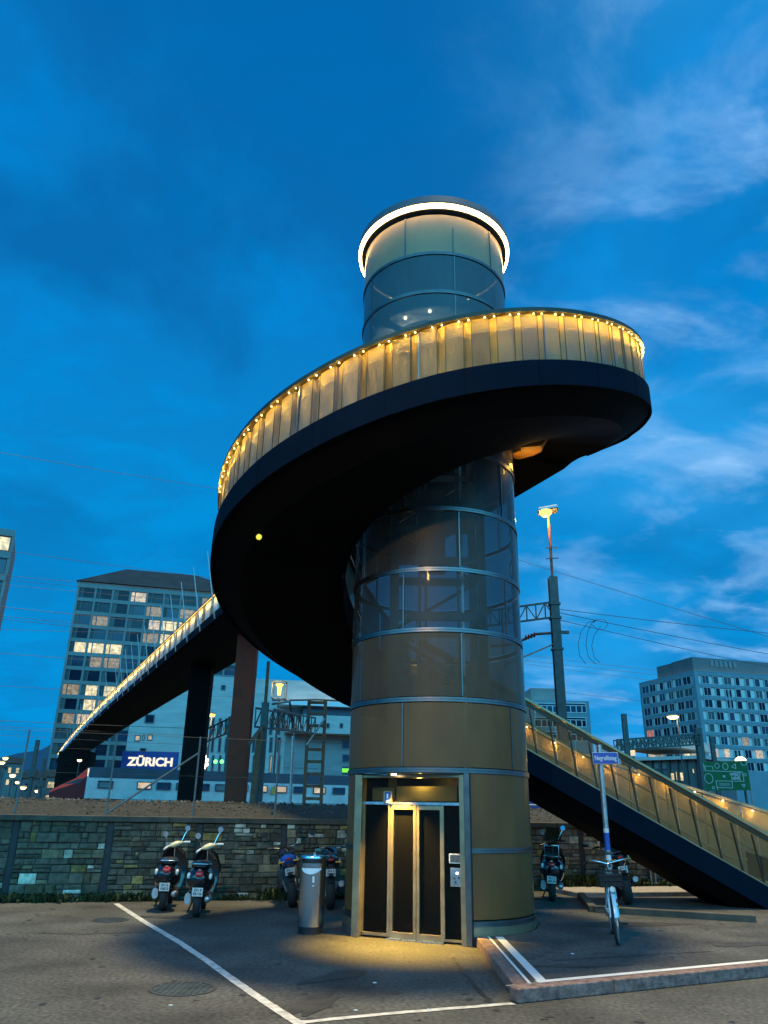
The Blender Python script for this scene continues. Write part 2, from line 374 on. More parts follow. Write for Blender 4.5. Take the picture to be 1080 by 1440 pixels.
# manhole covers: ring, waffle plate
def manhole(loc, r, label):
    t = thing('manhole_cover', label, 'manhole cover', loc, 'manhole covers in the street')
    MB().lathe([(r*1.12, 0), (r*1.12, .008), (r, .008), (r, 0)], loc, 36).build('frame', M['darkconc'], t)
    mb = MB(); mb.lathe([(0, .004), (r*.98, .004)], loc, 36)
    k = int(r/.045)
    for i in range(-k, k+1):
        for j in range(-k, k+1):
            x, y = i*.06*r/.3, j*.06*r/.3
            if x*x+y*y < (r*.92)**2: mb.box(loc+V(x, y, .0075), (.038*r/.3, .038*r/.3, .008))
    mb.build('plate', M['mast'], t)
manhole(at_z(257, 1391), .31, 'round iron manhole cover with waffle plate near the bottom left')
manhole(at_z(155, 1294), .27, 'small dark manhole cover near the top of the parking line')
# scraps of paper, cigarette ends
for i, (x, y, z) in enumerate([(527, 1383, 0), (500, 1422, 0), (603, 1421, 0), (240, 1415, 0), (805, 1342, KZ), (700, 1362, 0)]):
    p = at_z(x, y, z); a = random.uniform(0, 3)
    mb = MB(); mb.hexa([p+V(math.cos(a+q)*.022, math.sin(a+q)*.013, h) for h in (.004, .012) for q in (0, 1.5, 3.1, 4.7)])
    tag(mb.build('litter_scrap', M['white']), ['white paper scrap in front of the lift door', 'white paper scrap lowest beside the parking line', 'white paper scrap beside the cross line at the kerb', 'pale scrap on the asphalt below the large manhole', 'pale scrap on the raised pavement near the bicycle', 'tiny scrap at the foot of the kerb by the lift'][i], 'litter', 'litter on the asphalt')

# ------------------------------------------------------------------ retaining wall
wd = V(1, .28, 0).normalized(); wn = V(wd.y, -wd.x, 0)        # wn faces the camera
W0 = V(-7.3, 16.55, 0)
WT = 1.47
wall = thing('retaining_wall', 'long dark rubble stone retaining wall with coping and pale stray stones', 'wall', W0)
mb = MB()
S0, S1 = -9., 23.
def wp(s, z, out=0.): return W0+wd*s+wn*out+V(0, 0, z)
mb.hexa([wp(S0, -.1, 0), wp(S1, -.1, 0), wp(S1, -.1, -.6), wp(S0, -.1, -.6), wp(S0, WT, 0), wp(S1, WT, 0), wp(S1, WT, -.6), wp(S0, WT, -.6)])
mb.build('backing', M['mortar'], wall)
mb = MB()
rs = random.Random(3)
seg = 1.8; s = S0+.05
def stone(s0, s1, z0, z1, sx):
    w, h = s1-s0, z1-z0
    if w < .03 or h < .03: return
    t = rs.random(); k = rs.uniform(.6, 1.35)
    right = s0 > 10.5
    base = (.27, .23, .175) if right else (.165, .135, .095)
    if t < (.035 if right else .06): c = (.80, .73, .56)
    elif t < (.05 if right else .11): c = (.5, .33, .11)
    elif t < .2: c = (base[0]*1.8, base[1]*1.65, base[2]*1.35)
    elif t < .3: c = (base[0]*1.3, base[1]*1.1, base[2]*.85)
    else: c = base
    mb.cur = tuple(min(.88, x*k) for x in c)
    o = rs.uniform(.012, .05); e = .012; j = lambda: rs.uniform(-.012, .012)
    g = .008
    a = [wp(s0+g, z0+g, .0), wp(s1-g, z0+g, .0), wp(s1-g, z1-g, .0), wp(s0+g, z1-g, .0)]
    m_ = [wp(s0+g+j()*.4, z0+g+j()*.4, o*.6), wp(s1-g+j()*.4, z0+g+j()*.4, o*.6), wp(s1-g+j()*.4, z1-g+j()*.4, o*.6), wp(s0+g+j()*.4, z1-g+j()*.4, o*.6)]
    b = [wp(s0+g+e+abs(j())*2, z0+g+e+abs(j()), o+j()), wp(s1-g-e-abs(j())*2, z0+g+e+abs(j()), o+j()), wp(s1-g-e-abs(j())*2, z1-g-e-abs(j()), o+j()), wp(s0+g+e+abs(j())*2, z1-g-e-abs(j()), o+j())]
    mb.add(a+m_+b, [(8, 9, 10, 11)]+[(i, (i+1) % 4, 4+(i+1) % 4, 4+i) for i in range(4)]+[(4+i, 4+(i+1) % 4, 8+(i+1) % 4, 8+i) for i in range(4)])
pil = []
while s < S1:
    e = min(s+seg, S1); pil.append(e)
    z = 0.
    while z < WT-.02:
        h = rs.uniform(.085, .21)
        if WT-z-h < .08: h = WT-z
        x = s+.06+rs.uniform(0, .02)
        while x < e-.065:
            w = rs.uniform(.1, .4)*(1.2 if h > .14 else 1)
            if e-.06-x-w < .1: w = e-.06-x
            if h > .145 and rs.random() < .4:
                f = rs.uniform(.4, .6); stone(x, x+w, z, z+h*f, s)
                if rs.random() < .5: stone(x, x+w*.45, z+h*f, z+h, s); stone(x+w*.45, x+w, z+h*f, z+h, s)
                else: stone(x, x+w, z+h*f, z+h, s)
            else: stone(x, x+w, z, z+h, s)
            x += w
        z += h
    s = e
mb.build('stone_facing', M['stone'], wall, vcol=True)
for e in pil: MB().hexa([wp(e-.055, 0, .001), wp(e+.055, 0, .001), wp(e+.055, 0, -.02), wp(e-.055, 0, -.02), wp(e-.055, WT, .015), wp(e+.055, WT, .015), wp(e+.055, WT, -.02), wp(e-.055, WT, -.02)]).build('pilaster', M['darkconc'], wall)
mb = MB(); s = S0
while s < S1:
    mb.hexa([wp(s+.006, WT, .09), wp(s+1.494, WT, .09), wp(s+1.494, WT, -.55), wp(s+.006, WT, -.55), wp(s+.006, WT+.11, .09), wp(s+1.494, WT+.11, .09), wp(s+1.494, WT+.11, -.55), wp(s+.006, WT+.11, -.55)]); s += 1.5
mb.build('coping', M['coping'], wall, bevel=.01)
MB().lathe([(0, .06), (.07, .06), (.07, 0)], wp(12.75, 1.05, .05), 16, axis='Z').build('drain_hole', M['black'], wall)

# gravel bank behind the wall
def bank_z(t): return WT+.06 + .35*min(1, max(0, (t-.5)/3.2))**.8
mb = MB(); ns, ntt = 150, 14; vs = []
for i in range(ns+1):
    for j in range(ntt+1):
        t = .54+j/ntt*4.4; s = S0-6+(S1+14-S0)*i/ns
        vs.append(wp(s, bank_z(t)+random.uniform(-.02, .02), -t))
mb.add(vs, [(i*(ntt+1)+j, (i+1)*(ntt+1)+j, (i+1)*(ntt+1)+j+1, i*(ntt+1)+j+1) for i in range(ns) for j in range(ntt)])
tag(mb.build('embankment', M['gravel'], smooth=60), kind='structure')
mb = MB()
a, b = wp(S0-400, 1.85, -4.9), wp(S1+500, 1.85, -4.9); q = V(-wn.x, -wn.y, 0)*900
mb.add([a, b, b+q, a+q], [(0, 1, 2, 3)])
tag(mb.build('railway_ground', M['gravel']), kind='structure')
mb = MB(); rr = random.Random(5)
for _i in range(6200):
    t = .6+4.3*rr.random()**.55; s = S0+(S1-S0)*rr.random(); r = rr.uniform(.012, .032)
    if _i > 5200: t = rr.uniform(4.2, 4.9); r = rr.uniform(.03, .085)
    k_ = rr.choice((.03, .05, .06, .09, .16)); mb.cur = (k_, k_*.92, k_*.74)
    c = wp(s, bank_z(t)+r*.3, -t); R3 = [V(rr.uniform(.6, 1.2)*r*x, rr.uniform(.6, 1.2)*r*y, rr.uniform(.5, 1.)*r*z) for x, y, z in ((1, 0, 0), (-1, 0, 0), (0, 1, 0), (0, -1, 0), (0, 0, 1), (0, 0, -1))]
    mb.add([c+p for p in R3], [(0, 2, 4), (2, 1, 4), (1, 3, 4), (3, 0, 4), (2, 0, 5), (1, 2, 5), (3, 1, 5), (0, 3, 5)])
tag(mb.build('ballast_gravel', M['rock'], vcol=True), 'loose brown ballast stones on the bank above the wall', 'gravel', kind='stuff')
# weeds at the wall foot
mb = MB(); rr = random.Random(11)
def weeds(s0, s1, n, hmax, off=.12):
    for _ in range(n):
        s = rr.uniform(s0, s1); o = abs(rr.gauss(0, off))+.03; c = wp(s, KZ if s > 9.7 else 0, o)
        for b in range(rr.randint(3, 6)):
            a = rr.uniform(0, 6.28); h = hmax*rr.uniform(.3, 1); l = h*rr.uniform(.3, .9); w = rr.uniform(.008, .022)
            d = V(math.cos(a), math.sin(a), 0); n_ = V(-d.y, d.x, 0)*w
            mb.add([c-n_, c+n_, c+d*l*.45+V(0, 0, h*.75)+n_*1.3, c+d*l*.45+V(0, 0, h*.75)-n_*1.3, c+d*l+V(0, 0, h)], [(0, 1, 2, 3), (3, 2, 4)])
weeds(-9, 3.2, 380, .09); weeds(-1, 3, 160, .2); weeds(4.2, 9, 240, .13); weeds(5.0, 5.6, 60, .26); weeds(7.3, 8, 50, .3); weeds(11.5, 17, 620, .26, .16); weeds(11.6, 14, 160, .42, .12)
tag(mb.build('weeds', M['grass']), 'green weeds growing along the foot of the stone wall', 'weeds', kind='stuff')
# strip path and kerbs on the right
def Z(x, y): return at_z(x, y, KZ)
mb = MB(); mb.prism([(wp(11.6, 0, 1.6).x, wp(11.6, 0, 1.6).y), (wp(24, 0, 1.6).x, wp(24, 0, 1.6).y), (wp(24, 0, .35).x, wp(24, 0, .35).y), (wp(11.6, 0, .35).x, wp(11.6, 0, .35).y)], KZ-.05, KZ+.1)
tag(mb.build('footpath', M['kerbtop'], bevel=.02), kind='structure')
mb = MB(); a, b, c = Z(817, 1263), Z(834, 1283), Z(1064, 1297)
mb.bar(a+V(0, 0, .05), b+V(0, 0, .05), .14, .12); mb.bar(b+V(.05, 0, .05), c+V(0, 0, .05), .16, .12)
tag(mb.build('kerb_edging', M['coping'], bevel=.012), kind='structure')

# ------------------------------------------------------------------ fence on the wall
fence = thing('wire_fence', 'tall wire fence with thin steel posts standing on the bank above the wall', 'fence', wp(0, WT+.1, -.45))
rr = random.Random(2)
P = [at_d(92, 1142, 17.1), at_d(206, 1142, 17.6), at_d(315, 1143, 18.1), at_d(406, 1130, 18.6)]
fp = [wp(-5.5+1.8*k, WT+.05, -.5) for k in range(-1, 9)]
tops = []
for i, p in enumerate(fp):
    t = p+V(0, 0, 1.75); tops.append(t); MB().tube([p, t], .022, 8).build('post', M['fencepost'], fence, 40)
for p, q in ((fp[5], tops[6]),): MB().tube([p+V(0, 0, .1), q-V(0, 0, .35)], .022, 8).build('brace', M['fencepost'], fence, 40)
for h in (.05, .9, 1.73):
    MB().tube([p+V(0, 0, h) for p in fp], .004, 5).build('wire', M['mast'], fence)
mb = MB()
for i in range(len(fp)-1):                                   # diagonal chain-link strands
    a, b = fp[i], fp[i+1]; n = 26
    for k in range(-n, n):
        for sg in (1, -1):
            u0, u1 = k/n, k/n+1.05
            lo = max(0, u0); hi = min(1, u1)
            if hi <= lo: continue
            h0, h1 = (lo-u0)/1.05*1.68+.05, (hi-u0)/1.05*1.68+.05
            if sg < 0: h0, h1 = 1.78-h0, 1.78-h1
            mb.bar(a.lerp(b, lo)+V(0, 0, h0), a.lerp(b, hi)+V(0, 0, h1), .0013, .0013)
mb.build('chain_link', M['mast'], fence)
f2 = thing('bank_railing', 'short pale steel railing on the gravel bank right of the tower', 'railing', wp(11.9, WT+.1, -.5))
a, b = wp(11.3, WT+.5, -.5), wp(13.1, WT+.5, -.5)
MB().tube([a, b], .025, 8).build('top_rail', M['galv'], f2, 40); MB().tube([b-V(0, 0, .5), b], .03, 8).build('post', M['galv'], f2, 40); MB().tube([a-V(0, 0, .5), a], .03, 8).build('post', M['galv'], f2, 40)

# railing in front of the right part of the wall
gr = thing('guard_railing', 'galvanised tube railing at the foot of the wall under the stair', 'railing', wp(14.5, KZ, .3))
top0, z0, z1 = 12.9, KZ+.15, KZ+.98
for s in (14.35, 14.47, 15.75, 15.86, 17.15, 17.27):
    MB().tube([wp(s, KZ, .22), wp(s, z1, .22)], .02, 8).build('post', M['galv'], gr, 40)
MB().tube([wp(12.9, z1, .22), wp(14.32, z1, .22)], .022, 8).build('top_rail', M['brassrail'], gr, 40)
MB().tube([wp(14.5, z1, .22), wp(18.6, z1, .22)], .022, 8).build('top_rail', M['brassrail'], gr, 40)
MB().tube([wp(12.9, z0, .22), wp(14.32, z0, .22)], .02, 8).build('lower_rail', M['brassrail'], gr, 40)
MB().tube([wp(14.5, z0, .22), wp(18.6, z0, .22)], .02, 8).build('lower_rail', M['brassrail'], gr, 40)
for s in (14.41, 15.8, 17.2):
    for z in (z0, z1-.02): MB().box(wp(s, z, .22), (.2, .05, .035), wd, wn).build('clamp', M['galv'], gr)

# ------------------------------------------------------------------ lift tower
TR = 1.52
tower = thing('lift_tower', 'round bronze and glass lift tower with a glowing ring under its cap', 'tower', C)
def cp(r, deg, z): return C+V(r*math.cos(rad(deg)), r*math.sin(rad(deg)), z)
A0, A1 = 281.0, 210.0+360          # closed wall goes round the back, portal between 210 and 281
def ringwall(z0, z1, a0, a1, mat, name='glass_panel', r=TR):
    n = max(4, int((a1-a0)/4)); mb = MB()
    mb.lathe([(r, z0), (r, z1)], C, n, rad(a0), rad(a1)); return mb.build(name, mat, tower, 40)
def band(z, a0=0, a1=360, h=.036, r=TR, name='ring_band', proud=.02, mat=None):
    n = int((a1-a0)/4); mb = MB()
    for dz in (-h*.52, h*.52):
        mb.lathe([(r-.02, dz-h*.42), (r+proud, dz-h*.42), (r+proud, dz+h*.42), (r-.02, dz+h*.42)], C+V(0, 0, z), n, rad(a0), rad(a1))
    mb.lathe([(r+.004, -h*.15), (r+.004, h*.15)], C+V(0, 0, z), n, rad(a0), rad(a1))
    return mb.build(name, mat or M['ring'], tower, 40)
def mullion(deg, z0, z1, w=.02, r=TR+.004):
    t = V(-math.sin(rad(deg)), math.cos(rad(deg)), 0); n = V(math.cos(rad(deg)), math.sin(rad(deg)), 0)
    return MB().box(cp(r, deg, (z0+z1)/2), (w, .03, z1-z0), t, n).build('mullion', M['ring'], tower)
# plinth ring and lower courses beside the portal
mb = MB(); mb.lathe([(TR-.06, 0), (TR+.03, 0), (TR+.03, .12), (TR-.06, .12)], C, 90, rad(A0), rad(A1)); mb.build('plinth', M['darkconc'], tower, 40)
mb = MB(); mb.lathe([(TR-.02, .12), (TR+.015, .12), (TR+.015, .25), (TR-.02, .25)], C, 90, rad(A0), rad(A1)); mb.build('plinth_trim', M['bronze'], tower, 40)
band(.275, A0, A1, .04)
rows = [(.30, 1.24), (1.24, 2.36)]
for z0, z1 in rows:
    for a in range(5):
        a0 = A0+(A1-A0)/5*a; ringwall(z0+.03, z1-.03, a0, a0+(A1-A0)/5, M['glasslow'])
band(1.24, A0, A1)
levels = [2.36, 3.42, 4.53, 5.56, 6.66, 7.78, 8.9, 10.05, 11.21, 12.14, 13.16]
for i in range(len(levels)-1):
    z0, z1 = levels[i], levels[i+1]
    off = 245 if i % 2 == 0 else 281
    if i in (7, 8): off = 281.5
    if i == 9: off = 243.9
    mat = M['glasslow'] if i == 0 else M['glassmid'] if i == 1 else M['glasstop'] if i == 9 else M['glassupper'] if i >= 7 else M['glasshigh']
    for k in range(5):
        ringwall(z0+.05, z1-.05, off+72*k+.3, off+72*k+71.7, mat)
        mullion(off+72*k, z0+.05, z1-.05)
    band(z0)
mullion(281, 12.2, 12.8)
# cap with light ring
mb = MB(); mb.lathe([(0, 13.52), (1.5, 13.52), (1.66, 13.48), (1.68, 13.31), (1.66, 13.28), (1.60, 13.28), (1.60, 13.19), (0, 13.19)], C, 96); mb.build('roof_cap', M['cap'], tower, 30)
mb = MB(); mb.lathe([(1.605, 13.20), (1.655, 13.20), (1.668, 13.275), (1.605, 13.275), (1.605, 13.20)], C, 96); mb.build('light_ring', M['ringlight'], tower, 40)
# inner steel: columns, beams, braces, guide rails
zc = [.1]+levels[:-2]
for dx, dy in ((-.78, -.55), (.78, -.55), (.78, .8), (-.78, .8)):
    MB().box(C+V(dx, dy, 6.3), (.14, .14, 12.2)).build('inner_column', M['mast'], tower)
for z in zc[2:]:
    mb = MB()
    for (x0, y0), (x1, y1) in (((-.78, -.55), (.78, -.55)), ((.78, -.55), (.78, .8)), ((.78, .8), (-.78, .8)), ((-.78, .8), (-.78, -.55))):
        mb.bar(C+V(x0, y0, z+.45), C+V(x1, y1, z+.45), .09, .14)
    mb.build('inner_beam', M['mast'], tower)
for i in range(2, len(zc)-1):
    s = 1 if i % 2 else -1
    MB().tube([C+V(-.78*s, .8, zc[i]+.5), C+V(.78*s, .8, zc[i+1]+.4)], .035, 6).build('inner_brace', M['mast'], tower)
    MB().tube([C+V(.78, -.55*s, zc[i]+.5), C+V(.78, .8*s, zc[i+1]+.4)], .03, 6).build('inner_brace', M['mast'], tower)
for x, y in ((-.3, .2), (-.18, .2), (.42, .1), (.5, .1)): MB().box(C+V(x, y, 6.4), (.045, .07, 12)).build('guide_rail', M['steel'] if x > .45 else M['mast'], tower)
MB().box(C+V(-.05, .35, 6.9), (.5, .2, 1.7)).build('counterweight', M['mast'], tower)
# lit upper landing seen through the glass
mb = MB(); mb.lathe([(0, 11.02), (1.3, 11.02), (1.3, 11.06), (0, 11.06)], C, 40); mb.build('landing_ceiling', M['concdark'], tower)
for a, r in ((200, .9), (250, .75), (285, .95), (236, 1.15), (262, 1.2), (225, .6)):
    p = cp(r, a, 10.985); MB().ball(p, .035, 10, 6).build('ceiling_lamp', M['spot'], tower, 60)
lamp('landing_light', 'POINT', C+V(-.4, -.3, 10.7), 60, (1, .85, .55), tower, .1)
for a0, z in ((195, 10.45), (230, 10.62), (250, 10.35)):
    MB().tube([cp(1.3, a0+k*8, z+.02*k) for k in range(5)], .022, 6).build('landing_rail', M['brassrail'], tower)
MB().box(C+V(.35, .5, 10.4), (.9, .06, 1.2)).build('landing_wall', M['white'], tower)

# portal
PL, PR = cp(TR, 210, 0), cp(TR, 281, 0)
pu = (PR-PL); PW = pu.length; pu.normalize(); pn = V(pu.y, -pu.x, 0)          # pn points to the viewer
PH = 2.30
def pp(u, z, o=0.): return PL+pu*(u*PW)+pn*o+V(0, 0, z)
def pbox(mb, u0, u1, z0, z1, o0, o1):
    return mb.hexa([pp(u0, z0, o1), pp(u1, z0, o1), pp(u1, z0, o0), pp(u0, z0, o0), pp(u0, z1, o1), pp(u1, z1, o1), pp(u1, z1, o0), pp(u0, z1, o0)])
portal = MB()
pbox(portal, -.035, .035, 0, PH, -.16, .03); pbox(portal, .955, 1.0, 0, PH, -.16, .02)
pbox(portal, .035, .955, 2.255, PH, -.16, .0)
portal.build('portal_frame', M['bronze'], tower, bevel=.006)
mb = MB(); pbox(mb, 1.002, 1.05, 0, 2.33, -.06, .035); mb.build('portal_edge', M['ring'], tower, bevel=.008)
# lintel soffit closing the round edge above the portal
arc = [cp(TR-.01, 210+71*k/18, 2.31) for k in range(19)]
mb = MB(); mb.add(arc, [tuple(range(19))]); mb.build('portal_soffit', M['bronze'], tower)
sp = pp(.37, 2.285, .12)
MB().lathe([(0, 0), (.04, 0), (.04, .025)], sp, 16).build('downlight', M['spot'], tower)
lamp('door_spot', 'SPOT', sp-V(0, 0, .03), 1900, (1, .60, .09), tower, .03, rad(84), sp-V(0, 0, 2)+pn*.10+pu*.22, 1.)
lamp('head_fill', 'POINT', pp(.55, 2.22, -.17), 7, (1, .66, .16), tower, .04)  # added light without a fixture, brightens the panel over the doors
# transom bar and side stiles
mb = MB(); pbox(mb, .035, .955, 1.86, 1.90, -.13, -.05); mb.build('transom_bar', M['steel'], tower)
mb = MB(); pbox(mb, .035, .05, 0.03, 1.86, -.12, -.06); pbox(mb, .278, .30, .03, 1.86, -.12, -.05); pbox(mb, .035, .29, .03, .07, -.12, -.06); pbox(mb, .79, .80, .03, 1.86, -.12, -.05); pbox(mb, .8, .955, .03, .06, -.12, -.06)
mb.build('side_stile', M['bronze'], tower)
for u0, u1, z0, z1, nm in ((.05, .278, .07, 1.86, 'side_pane'), (.80, .955, .06, 1.86, 'side_pane'), (.05, .955, 1.90, 2.255, 'transom_pane')):
    mb = MB(); mb.add([pp(u0, z0, -.09), pp(u1, z0, -.09), pp(u1, z1, -.09), pp(u0, z1, -.09)], [(0, 1, 2, 3)]); mb.build(nm, M['glassdoor'], tower)
for u0, u1 in ((.30, .543), (.547, .79)):
    mb = MB(); w = .027
    pbox(mb, u0, u0+w, .02, 1.85, -.12, -.055); pbox(mb, u1-w, u1, .02, 1.85, -.12, -.055); pbox(mb, u0+w, u1-w, .02, .10, -.12, -.055); pbox(mb, u0+w, u1-w, 1.79, 1.85, -.12, -.055)
    leaf = mb.build('door_leaf', M['bronze'], tower, bevel=.004)
    mb = MB(); mb.add([pp(u0+w, .1, -.09), pp(u1-w, .1, -.09), pp(u1-w, 1.79, -.09), pp(u0+w, 1.79, -.09)], [(0, 1, 2, 3)]); mb.build('pane', M['glassdoor'], leaf)
mb = MB(); pbox(mb, .29, .8, 0, .02, -.2, .03); mb.build('door_sill', M['steel'], tower)
# dark lift lobby behind, pale lining in the head
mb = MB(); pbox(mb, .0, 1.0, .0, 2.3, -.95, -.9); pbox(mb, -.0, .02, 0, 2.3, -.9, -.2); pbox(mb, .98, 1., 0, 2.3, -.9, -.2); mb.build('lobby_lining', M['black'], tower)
mb = MB(); pbox(mb, .30, .88, 1.92, 2.14, -.34, -.28); mb.build('head_panel', M['liftwall'], tower)
mb = MB(); pbox(mb, .06, .28, 1.92, 2.12, -.34, -.28); mb.build('head_panel', M['liftwall'], tower)
# call screen and button panel
mb = MB(); pbox(mb, .845, .955, 1.06, 1.19, -.085, -.04); s = mb.build('call_screen', M['white'], tower, bevel=.004)
mb = MB(); pbox(mb, .856, .944, 1.075, 1.175, -.04, -.037); mb.build('display', M['screen'], s)
mb = MB(); pbox(mb, .855, .955, .75, 1.0, -.085, -.045); s = mb.build('call_panel', M['steel'], tower, bevel=.004)
MB().ball(pp(.915, .93, -.045), .02, 12, 6).build('call_button', M['signalwhite'], s, 60)
for k, (u, z) in enumerate(((.89, .86), (.93, .87), (.9, .81))):
    mb = MB(); pbox(mb, u-.008, u+.008, z-.012, z+.012, -.046, -.042); mb.build('key', M['ink'], s)
# lift sign hung at the left of the door head
mb = MB(); u0, u1 = .235, .315
pbox(mb, u0, u0+.012, 1.87, 2.06, -.06, -.03); pbox(mb, u1-.012, u1, 1.87, 2.06, -.06, -.03); pbox(mb, u0, u1, 2.045, 2.06, -.06, -.03); s = mb.build('lift_sign', M['bronze'], tower)
mb = MB(); pbox(mb, u0+.012, u1-.012, 1.87, 2.045, -.055, -.04); mb.build('sign_plate', M['blue'], s)
mb = MB(); pbox(mb, u0+.025, u1-.025, 1.885, 1.93, -.04, -.036); pbox(mb, u0+.03, u1-.035, 1.95, 2.02, -.04, -.036); mb.build('sign_symbol', M['white'], s)

# ------------------------------------------------------------------ spiral stair
RO, RI = 4.1, 2.1
ZT = [(96, 4.07), (120, 4.57), (150, 5.25), (180, 5.93), (200, 6.42), (216, 6.69), (239, 7.11), (266, 7.66), (285, 8.02), (305, 8.38), (330, 8.88), (350, 9.28), (365, 9.52), (378, 9.6), (400, 9.6)]
def zt(a):
    for (a0, z0), (a1, z1) in zip(ZT, ZT[1:]):
        if a <= a1: return z0+(z1-z0)*(a-a0)/(a1-a0)
    return ZT[-1][1]
sd = V(math.cos(rad(6)), math.sin(rad(6)), 0); sn = V(-sd.y, sd.x, 0); SL = .521; SEND = 7.7
def zs(s): return max(KZ+.12, 4.07-SL*s)
stair = thing('spiral_staircase', 'broad spiral staircase with brass mesh balustrade winding round the lift tower', 'staircase', C)
# stations from the foot up: (outer point, inner point, z, outward normal)
ST = []
for k in range(29):
    s = SEND*(1-k/28); ST.append((C+sn*RO+sd*s, C+sn*RI+sd*s, zs(s), sn.copy()))
AEND = 385
for a in range(98, AEND+1, 2):
    n = V(math.cos(rad(a)), math.sin(rad(a)), 0); ro = RO-.32*max(0, (a-368)/17)
    ri = RI-.34*min(1, max(0, (a-98)/34)); ST.append((C+n*ro, C+n*(ri if a < 362 else ri-.2*min(1, (a-362)/12)), zt(a), n))
rings = []
for o, i, z, n in ST:
    w = (o-i).length; h1, h2 = .36, .66
    rings.append([i+V(0, 0, z-.02), o+V(0, 0, z-.02), o+V(0, 0, max(.0, z-h1)), o-n*.5+V(0, 0, max(-.02, z-h2)), i+n*.28+V(0, 0, max(-.02, z-h2)), i+V(0, 0, max(0, z-h1))])
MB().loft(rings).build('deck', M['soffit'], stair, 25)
def fascia(idx, side, z0=.05, z1=-.39, name='fascia'):
    mb = MB(); rg = []
    for o, i, z, n in idx:
        p = o if side > 0 else i; q = n*side
        a, b = p+q*.012, p+q*.05
        zb = max(.0, z+z1); zz = z+z0
        rg.append([a+V(0, 0, zz), b+V(0, 0, zz), b+V(0, 0, zb), a+V(0, 0, zb)])
    mb.loft(rg); return mb.build(name, M['fascia'], stair, 40)
fascia(ST, 1); fascia(ST[:140], -1)
for k_ in range(4, len(ST)-4, 8):
    o, i, z, n = ST[k_]; MB().bar(o+n*.052+V(0, 0, z+.045), o+n*.052+V(0, 0, max(.01, z-.385)), .008, .004, n).build('fascia_joint', M['soffit'], stair)
# treads of the lower flight, each its own slab
k = 0; s = SEND-.15
while s > .2:
    z = zs(s); a = C+sn*(RI+.1)+sd*s; b = C+sn*(RO-.1)+sd*s
    MB().hexa([a+V(0, 0, z-.16), a-sd*.33+V(0, 0, z-.16), b-sd*.33+V(0, 0, z-.16), b+V(0, 0, z-.16), a+V(0, 0, z+.03), a-sd*.33+V(0, 0, z+.03), b-sd*.33+V(0, 0, z+.03), b+V(0, 0, z+.03)]).build('tread', M['kerbtop'], stair); s -= .325
# generic sampling along an edge
def path_edge(stations, side):
    pts = [((o if side > 0 else i), z, n*side) for o, i, z, n in stations]; L = [0]
    for a, b in zip(pts, pts[1:]): L.append(L[-1]+(b[0]-a[0]).length)
    return pts, L
def sample(pt, u):
    pts, L = pt; u = max(0, min(L[-1]-1e-6, u)); lo, hi = 0, len(L)-1
    while hi-lo > 1:
        mid = (lo+hi)//2
        if L[mid] <= u: lo = mid
        else: hi = mid
    t = (u-L[lo])/(L[hi]-L[lo]); a, b = pts[lo], pts[hi]
    return a[0].lerp(b[0], t), a[1]+(b[1]-a[1])*t, a[2].lerp(b[2], t).normalized()
RH = .93
def rail(pt, u0, u1, step, parent, mat, w=.15, h=.075, z0=RH, off=-.03, name='handrail', zfun=None):
    n = max(2, int((u1-u0)/step)); rg = []
    for k in range(n+1):
        p, z, nn = sample(pt, u0+(u1-u0)*k/n); z = zfun(p, z) if zfun else z
        c = p+nn*off
        rg.append([c-nn*w/2+V(0, 0, z+z0), c+nn*w/2+V(0, 0, z+z0), c+nn*w/2+V(0, 0, z+z0+h), c-nn*w/2+V(0, 0, z+z0+h)])
    mb = MB(); mb.loft(rg); return mb.build(name, mat, parent, 40)
def panel(pt, u0, u1, o0, o1, zb, zt_, mat, parent, name='mesh_panel', n=3, bow=0.):
    A = []; B = []
    for k in range(n+1):
        t = k/n; p, z, nn = sample(pt, u0+(u1-u0)*t); q = p+nn*(o0+(o1-o0)*t+bow*math.sin(PI*t)); A.append(q+V(0, 0, z+zb)); B.append(q+V(0, 0, z+zt_))
    mb = MB(); mb.strip(A, B); return mb.build(name, mat, parent, 40)
OUT = path_edge(ST, 1); INN = path_edge(ST, -1)
ULOOP = SEND+RO*rad(190-96)          # from here round the front the bays are fine
UEND = OUT[1][-1]
rail(OUT, SEND+.1, UEND, .15, stair, M['handrail'])
BAY = .40; nb = int((UEND-ULOOP)/BAY)
for k in range(nb):
    u = ULOOP+k*BAY
    panel(OUT, u, u+.262, -.045, -.03, .05, RH, M['mesh'], stair, n=2)
    panel(OUT, u+.262, u+.272, -.03, -.115, .05, RH, M['mesh'], stair, 'return_panel', n=1); panel(OUT, u+.272, u+BAY, -.115, -.045, .05, RH, M['meshfold_lit'], stair, 'fold_panel', n=2)
    for uu, oo in ((u+.268, -.01), (u+BAY-.005, -.03)):
        p, z, nn = sample(OUT, uu)
        st_ = k % 5 == 2 and uu > u+.3
        MB().bar(p+nn*oo+V(0, 0, z+.05), p+nn*oo+V(0, 0, z+RH), .02 if st_ else .007, .03 if st_ else .012, nn).build('post', M['ring'] if st_ else M['handrail'], stair)
    p, z, nn = sample(OUT, u+.05); q, z2, n2_ = sample(OUT, u+.22)
    MB().bar(p+nn*-.02+V(0, 0, z+RH-.26), q+n2_*-.012+V(0, 0, z2+RH-.26), .006, .012).build('panel_seam', M['brassrail'], stair)
    for uu in (u+.20, u+.345):
        p, z, nn = sample(OUT, uu); p = p+nn*.012+V(0, 0, z+RH-.028)
        MB().ball(p, .013, 8, 5).build('led_lamp', M['led'], stair)
        lamp('led_light', 'POINT', p+nn*.03-V(0, 0, .045), 5.2 if uu > u+.3 else 1.6, (1, .60, .06), stair, .011)
